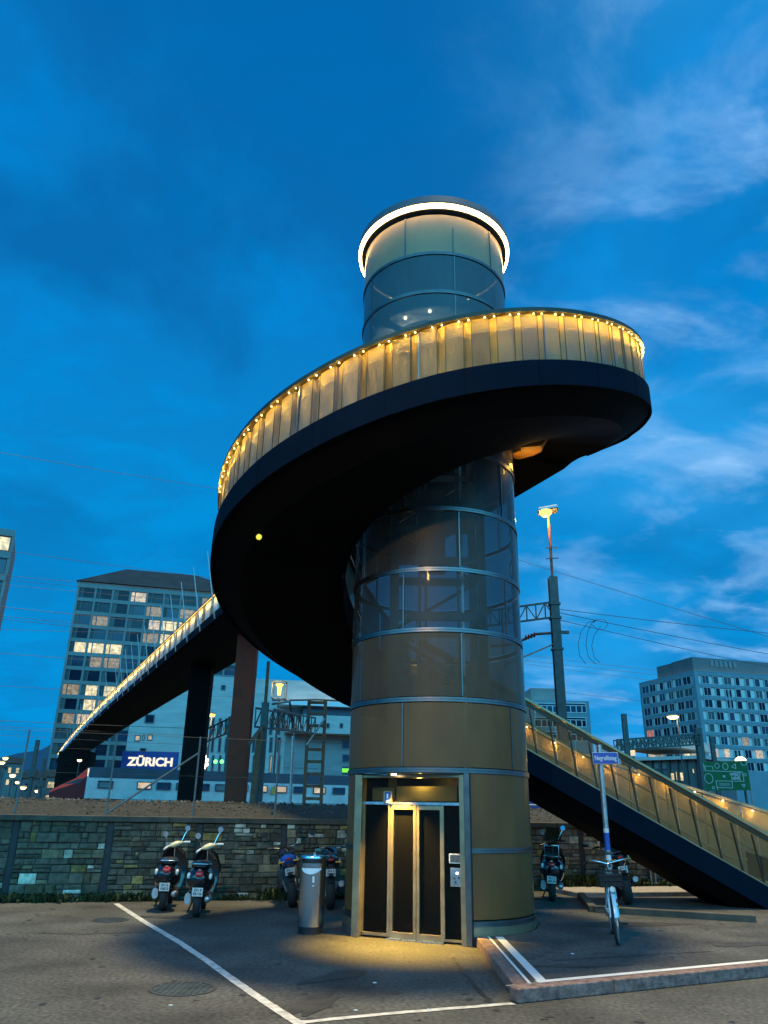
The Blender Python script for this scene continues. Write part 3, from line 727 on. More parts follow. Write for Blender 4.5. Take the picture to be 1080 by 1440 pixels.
# hidden back of the loop: longer bays
u = SEND+.2
while u < ULOOP-.5:
    panel(OUT, u, u+.95, -.04, -.04, .05, RH, M['mesh'], stair, 'back_panel', n=4); u += 1.0
# inner balustrade of the loop
UI0 = SEND; rail(INN, SEND+.1, INN[1][-1]-.4, .15, stair, M['handrail'], .1, .06)
u = UI0+.2
while u < INN[1][-1]-1.0:
    panel(INN, u, u+.75, -.05, -.05, .05, RH, M['mesh'], stair, 'inner_panel', n=4); u += .8
for a in (340, 350, 0, 10, 20):
    p = C+V(math.cos(rad(a)), math.sin(rad(a)), 0)*(RI-.2)+V(0, 0, zt(a if a > 300 else a+360)-1.15)
    lamp('collar_fill', 'POINT', p, 3.5, (1, .55, .08), stair, .05)  # added fill below the collar to turn its underside gold, no fixture
# curved soffit piece by the landing
mb = MB(); rg = []
for k in range(13):
    a = rad(340+4*k); n = V(math.cos(a), math.sin(a), 0); z = zt(340+4*k)-.66; d = .16*math.sin(PI*k/12)
    rg.append([C+n*(TR+.1)+V(0, 0, z), C+n*(RI+.12)+V(0, 0, z), C+n*(RI+.0)+V(0, 0, z-.12-d), C+n*(TR+.18)+V(0, 0, z-.10-d)])
mb.loft(rg); mb.build('landing_collar', pm('collar_paint', (.3, .15, .04), .7, 0, .1, 3, spec=.05), stair, 30)
# lower flight: near side balustrade (inner edge), then far side
FR = 1.04
rail(INN, -.0, SEND, .2, stair, M['brassrail'], .16, .05, FR, -.02, 'wide_handrail'); rail(INN, 0, SEND, .2, stair, M['handrail'], .05, .07, FR-.09, -.02, 'under_rail')
rail(INN, 0, SEND, .2, stair, M['brassrail'], .022, .03, .62, -.1, 'mid_rail')
rail(INN, 0, SEND, .2, stair, M['brassrail'], .06, .03, .05, -.01, 'bottom_rail')
nb2 = 19
for k in range(nb2):
    u = SEND*k/nb2; w = SEND/nb2
    panel(INN, u+.012, u+w-.012, -.03, -.03, .08, FR-.09, M['mesh2'], stair, 'flight_panel', n=1)
    p, z, nn = sample(INN, u)
    MB().bar(p-nn*.03+V(0, 0, z+.05)+sd*-.0, p-nn*.03+V(0, 0, z+FR-.06)-sd*.12, .022, .05, nn).build('flight_post', M['handrail'], stair)
def zfar(p, z):
    s = (p-C).dot(sd); return max(z, 2.40-.27*(s-6.4)-FR)
rail(OUT, -.0, SEND+.1, .2, stair, M['brassrail'], .12, .06, FR, -.03, 'far_handrail', zfar)
rail(OUT, 0, SEND, .2, stair, M['brassrail'], .03, .03, .66, -.06, 'far_mid_rail')
for k in range(9):
    u = SEND*k/9; A = []; B = []
    for uu in (u+.01, u+SEND/9-.01): p, z, nn = sample(OUT, uu); A.append(p-nn*.05+V(0, 0, z+.06)); B.append(p-nn*.05+V(0, 0, zfar(p, z)+FR-.03))
    mb = MB(); mb.strip(A, B); mb.build('far_panel', M['mesh'], stair)
XT = [(C+sn*RO+sd*s_, 2.40-.27*(s_-6.4)) for s_ in (7.72, 8.2, 8.8, 9.4)]
mb = MB(); mb.loft([[p-sn*.09+V(0, 0, z), p+sn*.03+V(0, 0, z), p+sn*.03+V(0, 0, z+.06), p-sn*.09+V(0, 0, z+.06)] for p, z in XT]); mb.build('far_handrail', M['brassrail'], stair, 40)
mb = MB(); mb.loft([[p-sn*.02+V(0, 0, max(0, z-1.45)), p+sn*.03+V(0, 0, max(0, z-1.45)), p+sn*.03+V(0, 0, z-.98), p-sn*.02+V(0, 0, z-.98)] for p, z in XT]); mb.build('far_fascia', M['fascia'], stair, 40)
for (p, z), (q, z2) in zip(XT, XT[1:]):
    mb = MB(); mb.strip([p-sn*.05+V(0, 0, z-.98), q-sn*.05+V(0, 0, z2-.98)], [p-sn*.05+V(0, 0, z-.02), q-sn*.05+V(0, 0, z2-.02)]); mb.build('far_panel', M['mesh'], stair)
    l_ = (p+q)/2-sn*.12+V(0, 0, (z+z2)/2-.06); MB().ball(l_, .02, 8, 5).build('led_lamp', M['led'], stair); lamp('led_light', 'POINT', l_-V(0, 0, .04)-sn*.04, 4, (1, .62, .1), stair, .013)
for k in range(12):
    u = .1+SEND*(k+.5)/12
    p, z, nn = sample(OUT, u); zz = zfar(p, z)-z
    q = p-nn*.12+V(0, 0, z+FR-.04+zz); MB().ball(q, .022, 8, 5).build('led_lamp', M['led'], stair)
    lamp('led_light', 'POINT', q-V(0, 0, .05)-nn*.05, 6.5, (1, .58, .09), stair, .03)
MB().hexa([C+sn*(RI-.05)+sd*(SEND)+V(0, 0, 0), C+sn*(RI-.05)+sd*(SEND+.3)+V(0, 0, 0), C+sn*(RO+.05)+sd*(SEND+.3), C+sn*(RO+.05)+sd*SEND, C+sn*(RI-.05)+sd*SEND+V(0, 0, .42), C+sn*(RI-.05)+sd*(SEND+.3)+V(0, 0, .3), C+sn*(RO+.05)+sd*(SEND+.3)+V(0, 0, .3), C+sn*(RO+.05)+sd*SEND+V(0, 0, .42)]).build('foot_block', M['soffit'], stair)
# yellow lamp under the deck
p = at_z(328, 748, 6.0)
u_ = cp(3.6, 212, zt(212)-.69); MB().ball(u_, .05, 8, 5).build('under_lamp', emit('yellow_lamp', (.8, .75, .05), 1.2), stair)

# ------------------------------------------------------------------ footbridge over the tracks
bd = V(-math.sin(rad(25.2)), math.cos(rad(25.2)), 0); bn = V(bd.y, -bd.x, 0)
bn = V(math.cos(rad(25.2)), math.sin(rad(25.2)), 0)
BZ = 9.6
bridge = thing('footbridge', 'long dark footbridge with gold lit mesh parapet running off to the left', 'bridge', C+bn*2.1+bd*3)
def bend(s): return .00045*max(0, s-40)**2*.35
def bpt(s, o): return C+bd*s+bn*(o+bend(s))
BS = [.0, .6, 1.42, 1.9, 3, 5, 8, 12, 16, 20, 25, 30, 36, 42, 50, 60, 70, 80, 92, 104, 118, 132, 146]
NEAR, FAR = .45, 3.78
def near(s): return 1.56 if s < 1.4 else (1.56+(NEAR-1.56)*(s-1.4)/.5 if s < 1.9 else NEAR)
BST = [(bpt(s, FAR), bpt(s, near(s)), BZ, bn.copy()) for s in BS]
rg = []
for o, i, z, n in BST: rg.append([i+V(0, 0, z-.02), o+V(0, 0, z-.02), o+V(0, 0, z-.3), o-n*.55+V(0, 0, z-.8), i+n*.9+V(0, 0, z-.8), i+V(0, 0, z-.3)])
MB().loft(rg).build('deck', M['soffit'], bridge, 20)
for side in (1, -1):
    mb = MB(); rg = []
    for o, i, z, n in BST[(0 if side > 0 else 3):]:
        p = o if side > 0 else i; a, b = p+n*side*.012, p+n*side*.05; rg.append([a+V(0, 0, z+.05), b+V(0, 0, z+.05), b+V(0, 0, z-.33), a+V(0, 0, z-.33)])
    mb.loft(rg).build('fascia', M['fascia'], bridge, 40)
BO, BI = path_edge(BST, 1), path_edge(BST[3:], -1)
for pt, nm in ((BO, 'far'), (BI, 'near')):
    Lp = pt[1][-1]
    rail(pt, .05, Lp, .8, bridge, M['handrail'])
    u = 0.3; k = 0
    while u < Lp-.5:
        st = .8 if u < 14 else 1.6 if u < 40 else 4.
        if nm == 'near':
            panel(pt, u, u+st*.62, -.045, -.03, .05, RH, M['mesh'], bridge, n=1); panel(pt, u+st*.64, u+st-.01, -.11, -.02, .05, RH, M['mesh'], bridge, 'fold_panel', n=1)
        else: panel(pt, u, u+st-.02, -.04, -.04, .05, RH, M['mesh'], bridge, n=1)
        u += st
    if nm == 'near':
        rail(pt, .3, Lp-.2, 2., bridge, emit('led_strip', (1, .62, .15), 2.6), .02, .015, RH-.03, .03, 'led_strip')
        u = .5
        while u < Lp-1:
            st = 2. if u < 40 else 5.
            p, z, nn = sample(pt, u); q_ = p+nn*.15+V(0, 0, z+RH-.06); al = lamp('led_light', 'AREA', q_, 2.0*st, (1, .64, .13), bridge); al.data.shape = 'RECTANGLE'; al.data.size = st*.98; al.data.size_y = .025; t_ = V(-nn.y, nn.x, 0); zz_ = (nn*.62+V(0, 0, .78)).normalized(); al.matrix_world = Matrix((t_, zz_.cross(t_), zz_)).transposed().to_4x4(); al.location = q_; u += st
for k in range(22):                                   # outward leaning rods on the near side
    s = 17.2+k*2.75 if k < 12 else 17.2+12*2.75+(k-12)*6
    b = bpt(s, near(s)-.06)+V(0, 0, BZ-.3); t = b+V(0, 0, 2.95)-bn*.62
    MB().tube([b, t], [.035, .02], 7).build('rod', M['galv'], bridge, 40)
def pier(s, w, dpt, name, mat, ztop=BZ-.7, zb=1.6, tap=.96):
    c = bpt(s, 2.0); mb = MB(); rg = []
    for z, k in ((zb, tap), (ztop, 1)):
        rg.append([c+V(0, 0, z)+V(x*w/2*k, y*dpt/2*k, 0) for x, y in ((-1, -1), (1, -1), (1, 1), (-1, 1))])
    mb.loft(rg).build(name, mat, bridge, 0, .02)
pier(20.2, .85, .6, 'pier', M['pierbrown']); pier(28.8, 1.1, .8, 'pier', M['soffit']); pier(108, 4.6, 2., 'pier', M['soffit'])

# ------------------------------------------------------------------ bin
def make_bin():
    p = at_z(436, 1312); r = .205
    t = thing('litter_bin', 'brushed stainless steel cylindrical litter bin beside the lift tower', 'litter bin', p)
    MB().lathe([(0, 0), (r*.93, .0), (r*.93, .1), (r*.9, .1)], p, 40).build('foot', M['black'], t, 40)
    g0, g1 = rad(220), rad(312)
    mb = MB(); mb.lathe([(r*.93, .1), (r, .1), (r, .985)], p, 48); mb.lathe([(r, .985), (r, 1.045)], p, 30, g1, g0+2*PI)
    mb.lathe([(r, 1.045), (r, 1.075), (r*.96, 1.09), (r*.5, 1.10), (0, 1.10)], p, 48); mb.build('shell', M['brushed'], t, 35)
    MB().lathe([(r*.94, .95), (r*.94, 1.05)], p, 40).build('inner_liner', M['black'], t)
    MB().lathe([(r+.003, .925), (r+.012, .925), (r+.012, .975), (r+.003, .975)], p, 24, g0, g1).build('slot_lip', M['brushed'], t, 40)
    mb = MB(); q = 16; A = []; B = []
    for k in range(q+1):
        a_ = g0+(g1-g0)*k/q; d_ = .07*math.sin(PI*k/q); n = V(math.cos(a_), math.sin(a_), 0)
        A.append(p+n*(r+.004)+V(0, 0, .915)); B.append(p+n*(r+.012+d_*.6)+V(0, 0, .91-d_))
    mb.strip(B, A); mb.strip([v-V(0, 0, .006) for v in A], [v-V(0, 0, .006) for v in B]); mb.build('ash_tray', M['white'], t, 40)
    mb = MB(); mb.box(p+V(.02, -.02, 1.115), (.04, .05, .04)); mb.build('lock', M['chrome'], t, bevel=.008)
    n = V(0, -1, 0); mb = MB(); q = p+n*(r+.003)+V(.03, 0, .70)
    mb.box(q+V(0, 0, .06), (.03, .004, .09)); mb.box(q+V(0, 0, -.03), (.035, .004, .012)); mb.build('emblem', M['plate'], t)
make_bin()

# ------------------------------------------------------------------ scooters and motorcycles (rear towards -Y, origin on the ground)
def ell(c, rx, rz, n=16, e=2.4, tilt=0.):
    out = []
    for k in range(n):
        a = 2*PI*k/n; x = abs(math.cos(a))**(2/e)*math.copysign(1, math.cos(a))*rx; z = abs(math.sin(a))**(2/e)*math.copysign(1, math.sin(a))*rz
        out.append(Vector(c)+V(x, -z*tilt, z))
    return out
def wheel(root, y, r, w, name='wheel', rim=M['galv'], x=0.):
    mb = MB(); mb.lathe([(r*.72, -w*.42), (r*.86, -w*.5), (r*.97, -w*.33), (r, 0), (r*.97, w*.33), (r*.86, w*.5), (r*.72, w*.42)], (x, y, r), 28, axis='X')
    t = mb.build('tyre', M['rubber'], None, 50)
    mb = MB(); mb.lathe([(0, -w*.2), (r*.2, -w*.25), (r*.25, -w*.15), (r*.6, -w*.12), (r*.73, -w*.4), (r*.73, w*.4), (r*.6, w*.12), (r*.25, w*.15), (r*.2, w*.25), (0, w*.2)], (x, y, r), 24, axis='X')
    ri = mb.build('rim', rim, None, 40); t.name = name
    t.parent = root; ri.parent = t
    return t
def part(mb, name, mat, root, smooth=50, bevel=0):
    o = mb.build(name, mat, None, smooth, bevel); o.parent = root; return o
def plate(root, c, tilt, lines, w=.18, h=.14):
    Y = V(0, math.cos(tilt), math.sin(tilt)); Zz = V(0, -math.sin(tilt), math.cos(tilt)); X = V(1, 0, 0)
    p = part(MB().box(c, (w, .006, h), X, Y, Zz), 'licence_plate', M['plate'], root, 0)
    for i, tx in enumerate(lines):
        o = text('plate_text', tx, h*.43, Vector(c)-Y*.0045+Zz*(h*.22-i*h*.44), X, -Y, M['ink'], None, .0005, .0012); o.parent = p
def mirror(root, base, tip, r, mat=M['mirror'], shell=M['chrome']):
    st = part(MB().tube([base, (Vector(base)+Vector(tip))/2+V(0, .01, .02), tip], .008, 6), 'mirror_arm', shell, root)
    mb = MB(); c = Vector(tip)+V(0, 0, r*.6); mb.lathe([(0, .02), (r*.7, .015), (r, -.005), (r*.97, -.015)], c, 18, axis='Y'); b = part(mb, 'mirror', shell, root)
    gl = MB().lathe([(0, -.012), (r*.95, -.012)], c, 18, axis='Y').build('mirror_glass', mat, None); gl.parent = b
def make_scooter(name, label, group, loc, rz, lean, plate_lines, head=M['cream'], rack=False, steer=0.):
    r = thing(name, label, 'scooter', (0, 0, 0), group)
    wheel(r, -.62, .24, .13); wheel(r, .64, .23, .11)
    # rear body: two swollen hips on a monocoque
    S = [(-.93, .60, .05, .07), (-.88, .58, .15, .16), (-.76, .58, .225, .21), (-.6, .58, .25, .235), (-.4, .57, .24, .235), (-.2, .54, .19, .22), (-.05, .5, .14, .2), (.02, .44, .12, .16)]
    part(MB().loft([ell((0, y, z), rx, rz_) for y, z, rx, rz_ in S]), 'body', M['blackpaint'], r)
    part(MB().loft([ell((0, y, z), rx, rz_, e=3) for y, z, rx, rz_ in [(-.8, .83, .1, .03), (-.74, .83, .155, .055), (-.5, .835, .165, .06), (-.25, .83, .14, .055), (-.05, .82, .1, .05), (0, .81, .06, .03)]]), 'seat', M['black'], r)
    part(MB().tube([(-.165, -.55, .84), (-.17, -.74, .845), (-.12, -.82, .85), (.12, -.82, .85), (.17, -.74, .845), (.165, -.55, .84)], .011, 8), 'grab_rail', M['chrome'], r)
    part(MB().loft([[V(x, y, .27) for x, y in ((-.2, -.05), (.2, -.05), (.2, .36), (-.2, .36))], [V(x, y, .32) for x, y in ((-.2, -.05), (.2, -.05), (.2, .36), (-.2, .36))]]), 'floorboard', M['black'], r, 0, .01)
    rg = []
    for z, y, w in ((.28, .36, .2), (.5, .42, .25), (.75, .44, .27), (.95, .42, .2), (1.02, .41, .1)):
        rg.append([V(w*math.cos(a)*1.0, y+.06*abs(math.sin(a))*(1 if math.sin(a) > 0 else .35)-.05*math.cos(a)**2, z) for a in [2*PI*k/16 for k in range(16)]])
    part(MB().loft(rg), 'leg_shield', M['blackpaint'], r)
    part(MB().loft([ell((0, y, z), rx, rz_) for y, z, rx, rz_ in [(.42, .4, .02, .05), (.5, .44, .08, .1), (.64, .48, .095, .09), (.78, .44, .085, .09), (.88, .36, .04, .05)]]), 'front_mudguard', M['blackpaint'], r)
    part(MB().tube([(0, .63, .24), (.07, .6, .32), (0, .46, .9), (0, .42, 1.05)], .025, 8), 'fork', M['chrome'], r)
    ca, sa = math.cos(steer), math.sin(steer)
    def tr(x, y, z): x *= .72; return V(x*ca-y*sa, .40+x*sa+y*ca, z+x*.26)
    hs = []
    for x, h in ((-.15, .03), (-.09, .05), (0, .062), (.09, .05), (.15, .03)):
        hs.append([tr(x, .075*math.cos(2*PI*k/12)*(.6+h*6), 1.08+h*math.sin(2*PI*k/12)) for k in range(12)])
    hb = part(MB().loft(hs), 'headset', head, r)
    o = MB().tube([tr(-.36, -.09, 1.06), tr(-.24, -.03, 1.08), tr(-.12, 0, 1.08), tr(.12, 0, 1.08), tr(.24, -.03, 1.08), tr(.36, -.09, 1.06)], [.017, .017, .02, .02, .017, .017], 8).build('handlebar', head, None, 50); o.parent = r
    for sx in (-1, 1):
        g_ = MB().tube([tr(.235*sx, -.035, 1.08), tr(.365*sx, -.095, 1.058)], .021, 8).build('grip', M['black'] if head is not M['cream'] else M['clearlens'], None, 50); g_.parent = o
        l_ = MB().tube([tr(.2*sx, .03, 1.075), tr(.34*sx, .0, 1.06)], .006, 6).build('brake_lever', M['chrome'], None); l_.parent = o
        mirror(r, tr(.17*sx, .02, 1.1), tr(.31*sx, .02, 1.29), .055)
        part(MB().loft([ell((sx*.185, y, .66), rx, rz_, 10) for y, rx, rz_ in ((-.86, .012, .03), (-.84, .03, .05), (-.76, .03, .05))]), 'rear_indicator', M['clearlens'], r)
    tl = part(MB().loft([ell((0, y, z), rx, rz_, 12) for y, z, rx, rz_ in ((-.955, .69, .035, .03), (-.93, .69, .07, .05), (-.84, .7, .07, .055))]), 'tail_light', M['redlens'], r)
    part(MB().box((0, -.93, .765), (.05, .03, .02)), 'tail_badge', M['chrome'], r)
    plate(r, V(0, -.93, .42), .25, plate_lines)
    part(MB().tube([(0, -.86, .55), (0, -.92, .48)], .02, 6), 'plate_bracket', M['black'], r)
    part(MB().loft([ell((.17, y, .3), rx, rx, 12) for y, rx in ((-.84, .03), (-.82, .055), (-.5, .06), (-.4, .03))]), 'exhaust', M['galv'], r)
    part(MB().loft([ell((-.17, y, .3), .055, .09, 12) for y in (-.75, -.7, -.35, -.28)]), 'engine_case', M['silverpaint'], r)
    part(MB().tube([(-.12, -.12, .24), (-.2, -.2, .02)], .014, 6), 'side_stand', M['black'], r)
    if rack:
        for k in range(5): part(MB().tube([(-.14, -.86-.015*k, .84+.05*k), (.14, -.86-.015*k, .84+.05*k)], .008, 6), 'rack_bar', M['chrome'], r)
        part(MB().tube([(-.14, -.84, .8), (-.14, -.93, 1.06), (.14, -.93, 1.06), (.14, -.84, .8)], .011, 8), 'luggage_rack', M['chrome'], r)
        part(MB().loft([[V(x, .5-.1*k/4+.05*(1-abs(x)/.2), 1.1+.09*k) for x in [w*math.cos(2*PI*j/14)*.19 for w in (1-.1*k*k/4,) for j in range(14)]] if 0 else [V(.19*(1-.07*k)*math.cos(2*PI*j/14), .47-.02*k+.02*math.sin(2*PI*j/14), 1.1+.07*k) for j in range(14)] for k in range(5)]), 'windscreen', MATS['part_clear_glass'], r)
    place(r, loc, rz, 0, lean)
    return r
make_scooter('scooter', 'black scooter with cream headset and red tail light, nearer the parking line', 'black scooters parked at the left wall', at_z(229, 1281)+V(-.1, .62, 0), rad(9), rad(1), ['ZH 6', '10072'], steer=rad(25))
make_scooter('scooter', 'black scooter with yellow headset and dark tail light, right of the other cream one', 'black scooters parked at the left wall', at_z(276, 1290)+V(-.08, .62, 0), rad(7), rad(1), ['ZH 4', '58126'], steer=rad(28))
make_scooter('scooter', 'black scooter with chrome rear rack and windscreen parked right of the tower', None, Z(783, 1268)+V(.05, .62, 0), rad(-13), rad(3), ['ZH 3', '40518'], head=M['black'], rack=True)

def make_motorcycle(label, loc, rz, lean, tail, plate_lines, screen=False, tank=M['blackpaint']):
    r = thing('motorcycle', label, 'motorcycle')
    wheel(r, -.68, .31, .17, rim=M['black']); wheel(r, .74, .31, .12, rim=M['black'])
    part(MB().loft([ell((0, y, z), rx, rz_) for y, z, rx, rz_ in [(-.1, .8, .1, .08), (.0, .86, .15, .12), (.2, .92, .19, .15), (.4, .92, .16, .13), (.5, .9, .08, .08)]]), 'fuel_tank', tank, r)
    part(MB().loft([ell((0, y, z), rx, rz_, e=3) for y, z, rx, rz_ in [(-.68, .96, .08, .03), (-.6, .95, .12, .05), (-.35, .88, .15, .06), (-.05, .83, .12, .06), (.02, .84, .08, .05)]]), 'seat', M['black'], r)
    part(MB().loft([ell((0, y, z), rx, rz_) for y, z, rx, rz_ in [(-.98, .9, .05, .04), (-.9, .88, .12, .09), (-.7, .84, .17, .11), (-.45, .76, .16, .1), (-.2, .7, .1, .07)]]), 'tail_fairing', tail, r)
    for sx in (-1, 1):
        part(MB().loft([ell((sx*.17, y, z), .012, rz_, 10) for y, z, rz_ in [(-.93, .88, .02), (-.8, .85, .05), (-.55, .76, .06), (-.35, .68, .03)]]), 'side_panel', M['silverpaint'], r)
        part(MB().tube([(sx*.11, .74, .31), (sx*.1, .5, .98)], .025, 8), 'fork_leg', M['galv'], r)
        part(MB().tube([(sx*.09, -.68, .31), (sx*.12, -.1, .45)], .028, 8), 'swing_arm', M['galv'], r)
        mirror(r, V(sx*.24, .42, 1.08), V(sx*.37, .42, 1.3), .06, M['black'], M['black'])
        part(MB().tube([(sx*.09, -.95, .84), (sx*.2, -.95, .84)], .018, 8), 'rear_indicator', M['amber'], r)
        part(MB().tube([(sx*.23, .38, 1.05), (sx*.37, .3, 1.05)], .02, 8), 'grip', M['black'], r)
    part(MB().loft([ell((0, y, z), rx, rz_, e=3.5) for y, z, rx, rz_ in [(-.18, .48, .14, .14), (-.05, .5, .2, .2), (.25, .52, .2, .2), (.38, .5, .12, .14)]]), 'engine', M['mast'], r)
    part(MB().bar((0, -.2, .62), (0, .46, .9), .1, .09), 'frame', M['black'], r)
    part(MB().tube([(-.24, .38, 1.05), (-.1, .46, 1.02), (.1, .46, 1.02), (.24, .38, 1.05)], .014, 8), 'handlebar', M['galv'], r)
    part(MB().ball((0, .58, .95), .1, 14, 8), 'headlight', M['clearlens'], r)
    part(MB().loft([ell((.2, y, z), rx, rx, 12) for y, z, rx in [(-.95, .46, .05), (-.93, .46, .065), (-.5, .38, .06), (-.2, .3, .035), (.1, .26, .03)]]), 'exhaust', M['galv'], r)
    part(MB().loft([ell((0, y, z), rx, rz_, 10) for y, z, rx, rz_ in ((-1.0, .885, .04, .02), (-.97, .88, .065, .03), (-.93, .88, .06, .03))]), 'tail_light', M['redlens'], r)
    part(MB().bar((0, -.9, .8), (0, -1.02, .6), .09, .02), 'plate_hanger', M['black'], r)
    plate(r, V(0, -1.0, .66), .4, plate_lines)
    mg = MB(); mg.lathe([(.33, -.07), (.345, 0), (.33, .07)], (0, -.68, .31), 14, rad(40), rad(150), axis='X'); part(mg, 'rear_mudguard', M['black'], r)
    mg = MB(); mg.lathe([(.33, -.06), (.345, 0), (.33, .06)], (0, .74, .31), 14, rad(30), rad(160), axis='X'); part(mg, 'front_mudguard', tank, r)
    part(MB().tube([(-.1, -.1, .3), (-.24, -.05, .02)], .014, 6), 'side_stand', M['black'], r)
    if screen:
        part(MB().loft([[V(.2*(1-.08*k)*math.cos(2*PI*j/14), .62-.04*k+.03*math.sin(2*PI*j/14), 1.0+.08*k) for j in range(14)] for k in range(5)]), 'windscreen', MATS['part_clear_glass'], r)
    place(r, loc, rz, 0, lean); return r
make_motorcycle('black motorcycle with blue and silver tail leaning left of the steel bin', at_z(404, 1276)+V(.0, .7, 0), rad(9), rad(-10), M['bluepaint'], ['ZH 7', '20519'])
make_motorcycle('dark motorcycle half hidden between the steel bin and the tower', at_z(462, 1280)+V(-.02, .8, 0), rad(4), rad(-2), M['blackpaint'], ['ZH 2', '11834'])
make_motorcycle('black touring motorcycle behind the bicycle and street sign pole', Z(876, 1272)+V(.22, .62, 0), rad(-9), rad(-9), M['blackpaint'], ['ZH 9', '83045'], True, M['silverpaint'])

# ------------------------------------------------------------------ bicycle facing the camera (front wheel towards -Y)
def make_bicycle():
    r = thing('bicycle', 'pale blue bicycle with black basket locked to the street sign pole', 'bicycle')
    def bw(y, R, x=0., rot=0.):
        t = MB().lathe([(R-.03, -.014), (R-.012, -.02), (R, 0), (R-.012, .02), (R-.03, .014)], (0, 0, 0), 40, axis='X').build('wheel', M['rubber'], None, 50)
        q = MB().lathe([(R-.045, -.012), (R-.028, -.014), (R-.028, .014), (R-.045, .012)], (0, 0, 0), 40, axis='X').build('rim', M['galv'], None, 40)
        mb = MB()
        for k in range(24):
            a = 2*PI*k/24; s = .025 if k % 2 else -.025; mb.bar(V(s, .02*math.cos(a), .02*math.sin(a)), V(0, (R-.04)*math.cos(a), (R-.04)*math.sin(a)), .002, .002)
        mb.tube([(-.045, 0, 0), (.045, 0, 0)], .016, 8); s_ = mb.build('spokes', M['galv'], None)
        q.parent = t; s_.parent = t; t.parent = r; t.location = (x, y, R); t.rotation_euler = (0, 0, rot); return t
    bw(-.55, .335, .0, rad(-8)); bw(.5, .335)
    T = lambda pts, rr, nm, mat=M['bikeframe']: part(MB().tube(pts, rr, 10), nm, mat, r)
    T([(0, -.36, .9), (0, -.33, .78)], .02, 'head_tube')
    T([(0, -.33, .8), (0, -.1, .42), (0, .08, .29)], .019, 'down_tube'); T([(0, .08, .29), (0, .22, .82)], .017, 'seat_tube')
    for sx in (-1, 1):
        T([(sx*.02, -.36, .76), (sx*.052, -.4, .68), (sx*.052, -.55, .335)], [.017, .017, .012], 'fork_blade')
        T([(sx*.02, .08, .29), (sx*.055, .5, .335)], .011, 'chain_stay'); T([(sx*.02, .18, .68), (sx*.055, .5, .335)], .009, 'seat_stay')
        pd = part(MB().box((sx*.16, .08+sx*.12, .29-sx*.12), (.1, .07, .022)), 'pedal', M['black'], r)
        T([(sx*.07, .08, .29), (sx*.1, .08+sx*.12, .29-sx*.12)], .011, 'crank', M['galv'])
    part(MB().lathe([(.085, -.004), (.095, -.004), (.095, .004), (.085, .004), (.085, -.004)], (.06, .08, .29), 24, axis='X'), 'chainring', M['galv'], r)
    T([(0, -.38, .9), (0, -.4, 1.0), (-.12, -.41, 1.03), (-.24, -.34, 1.05), (-.31, -.2, 1.0)], .013, 'handlebar', M['chrome'])
    T([(0, -.4, 1.0), (.12, -.41, 1.03), (.24, -.34, 1.05), (.3, -.2, 1.0)], .013, 'handlebar', M['chrome'])
    for sx in (-1, 1): T([(sx*.265, -.29, 1.035), (sx*.315, -.18, .985)], .019, 'grip', M['rubber'])
    part(MB().loft([ell((0, y, z), rx, rz_, 12) for y, z, rx, rz_ in [(.08, .93, .02, .02), (.15, .935, .045, .03), (.28, .94, .09, .035), (.35, .945, .07, .03)]]), 'saddle', M['black'], r)
    T([(0, .22, .8), (0, .24, .92)], .014, 'seat_post', M['galv'])
    bk = MB()                                                   # black wire basket over the front wheel
    for z in (.74, .8, .86, .92): bk.tube([(-.16, -.72, z), (.16, -.72, z), (.17, -.46, z), (-.17, -.46, z)], .006, 5, closed=True)
    for k in range(9):
        x = -.16+.04*k; bk.tube([(x*.9, -.7, .72), (x, -.72, .93)], .005, 5); bk.tube([(x*.9, -.47, .72), (x, -.46, .93)], .005, 5)
    part(bk, 'basket', M['black'], r)
    part(MB().loft([[V(x, y, z) for x, y in ((-.145, -.70), (.145, -.70), (.145, -.48), (-.145, -.48))] for z in (.725, .88)]), 'bag', M['black'], r)
    part(MB().lathe([(0, -.03), (.035, -.028), (.04, .0), (.03, .03)], (.0, -.76, .7), 14, axis='Y'), 'headlamp', M['clearlens'], r)
    mg = MB(); mg.lathe([(.355, -.025), (.362, 0), (.355, .025)], (0, -.55, .335), 18, rad(20), rad(175), axis='X'); part(mg, 'front_mudguard', M['bikeframe'], r)
    mg = MB(); mg.lathe([(.355, -.025), (.362, 0), (.355, .025)], (0, .5, .335), 18, rad(10), rad(170), axis='X'); part(mg, 'rear_mudguard', M['black'], r)
    part(MB().box((.055, -.47, .53), (.03, .04, .05)), 'red_sticker', M['redlens'], r); part(MB().box((.055, -.5, .46), (.03, .03, .03)), 'yellow_sticker', M['amber'], r)
    place(r, Z(866, 1329)+V(.15, .53, 0), rad(-12), 0, rad(-3)); return r
make_bicycle()

# ------------------------------------------------------------------ street sign
pb = Z(863, 1296)
sign = thing('street_sign', 'blue street name sign on a grey sticker-covered pole', 'street sign', pb)
ph = (at_d(842, 1050, math.hypot(pb.x, pb.y))).z
MB().tube([pb, V(pb.x, pb.y, ph)], .045, 14).build('pole', M['galv'], sign, 40); MB().ball((pb.x, pb.y, ph), .047, 12, 6).build('pole_cap', M['galv'], sign, 60)
rx = V(math.cos(rad(-14)), math.sin(rad(-14)), 0); rn = V(rx.y, -rx.x, 0)
zc_ = at_d(851, 1066, math.hypot(pb.x, pb.y)-.1).z; sc_ = V(pb.x, pb.y, zc_)+rn*.06+rx*.09
s = MB().box(sc_, (.44, .012, .2), rx, rn).build('sign_plate', M['white'], sign, bevel=.01)
MB().box(sc_+rn*.005, (.425, .012, .185), rx, rn).build('sign_face', M['blue'], s, bevel=.008)
text('sign_text', 'Negrellisteg', .108, sc_+rn*.0125, rx, rn, M['white'], s, .001, .0022, sx=.72)
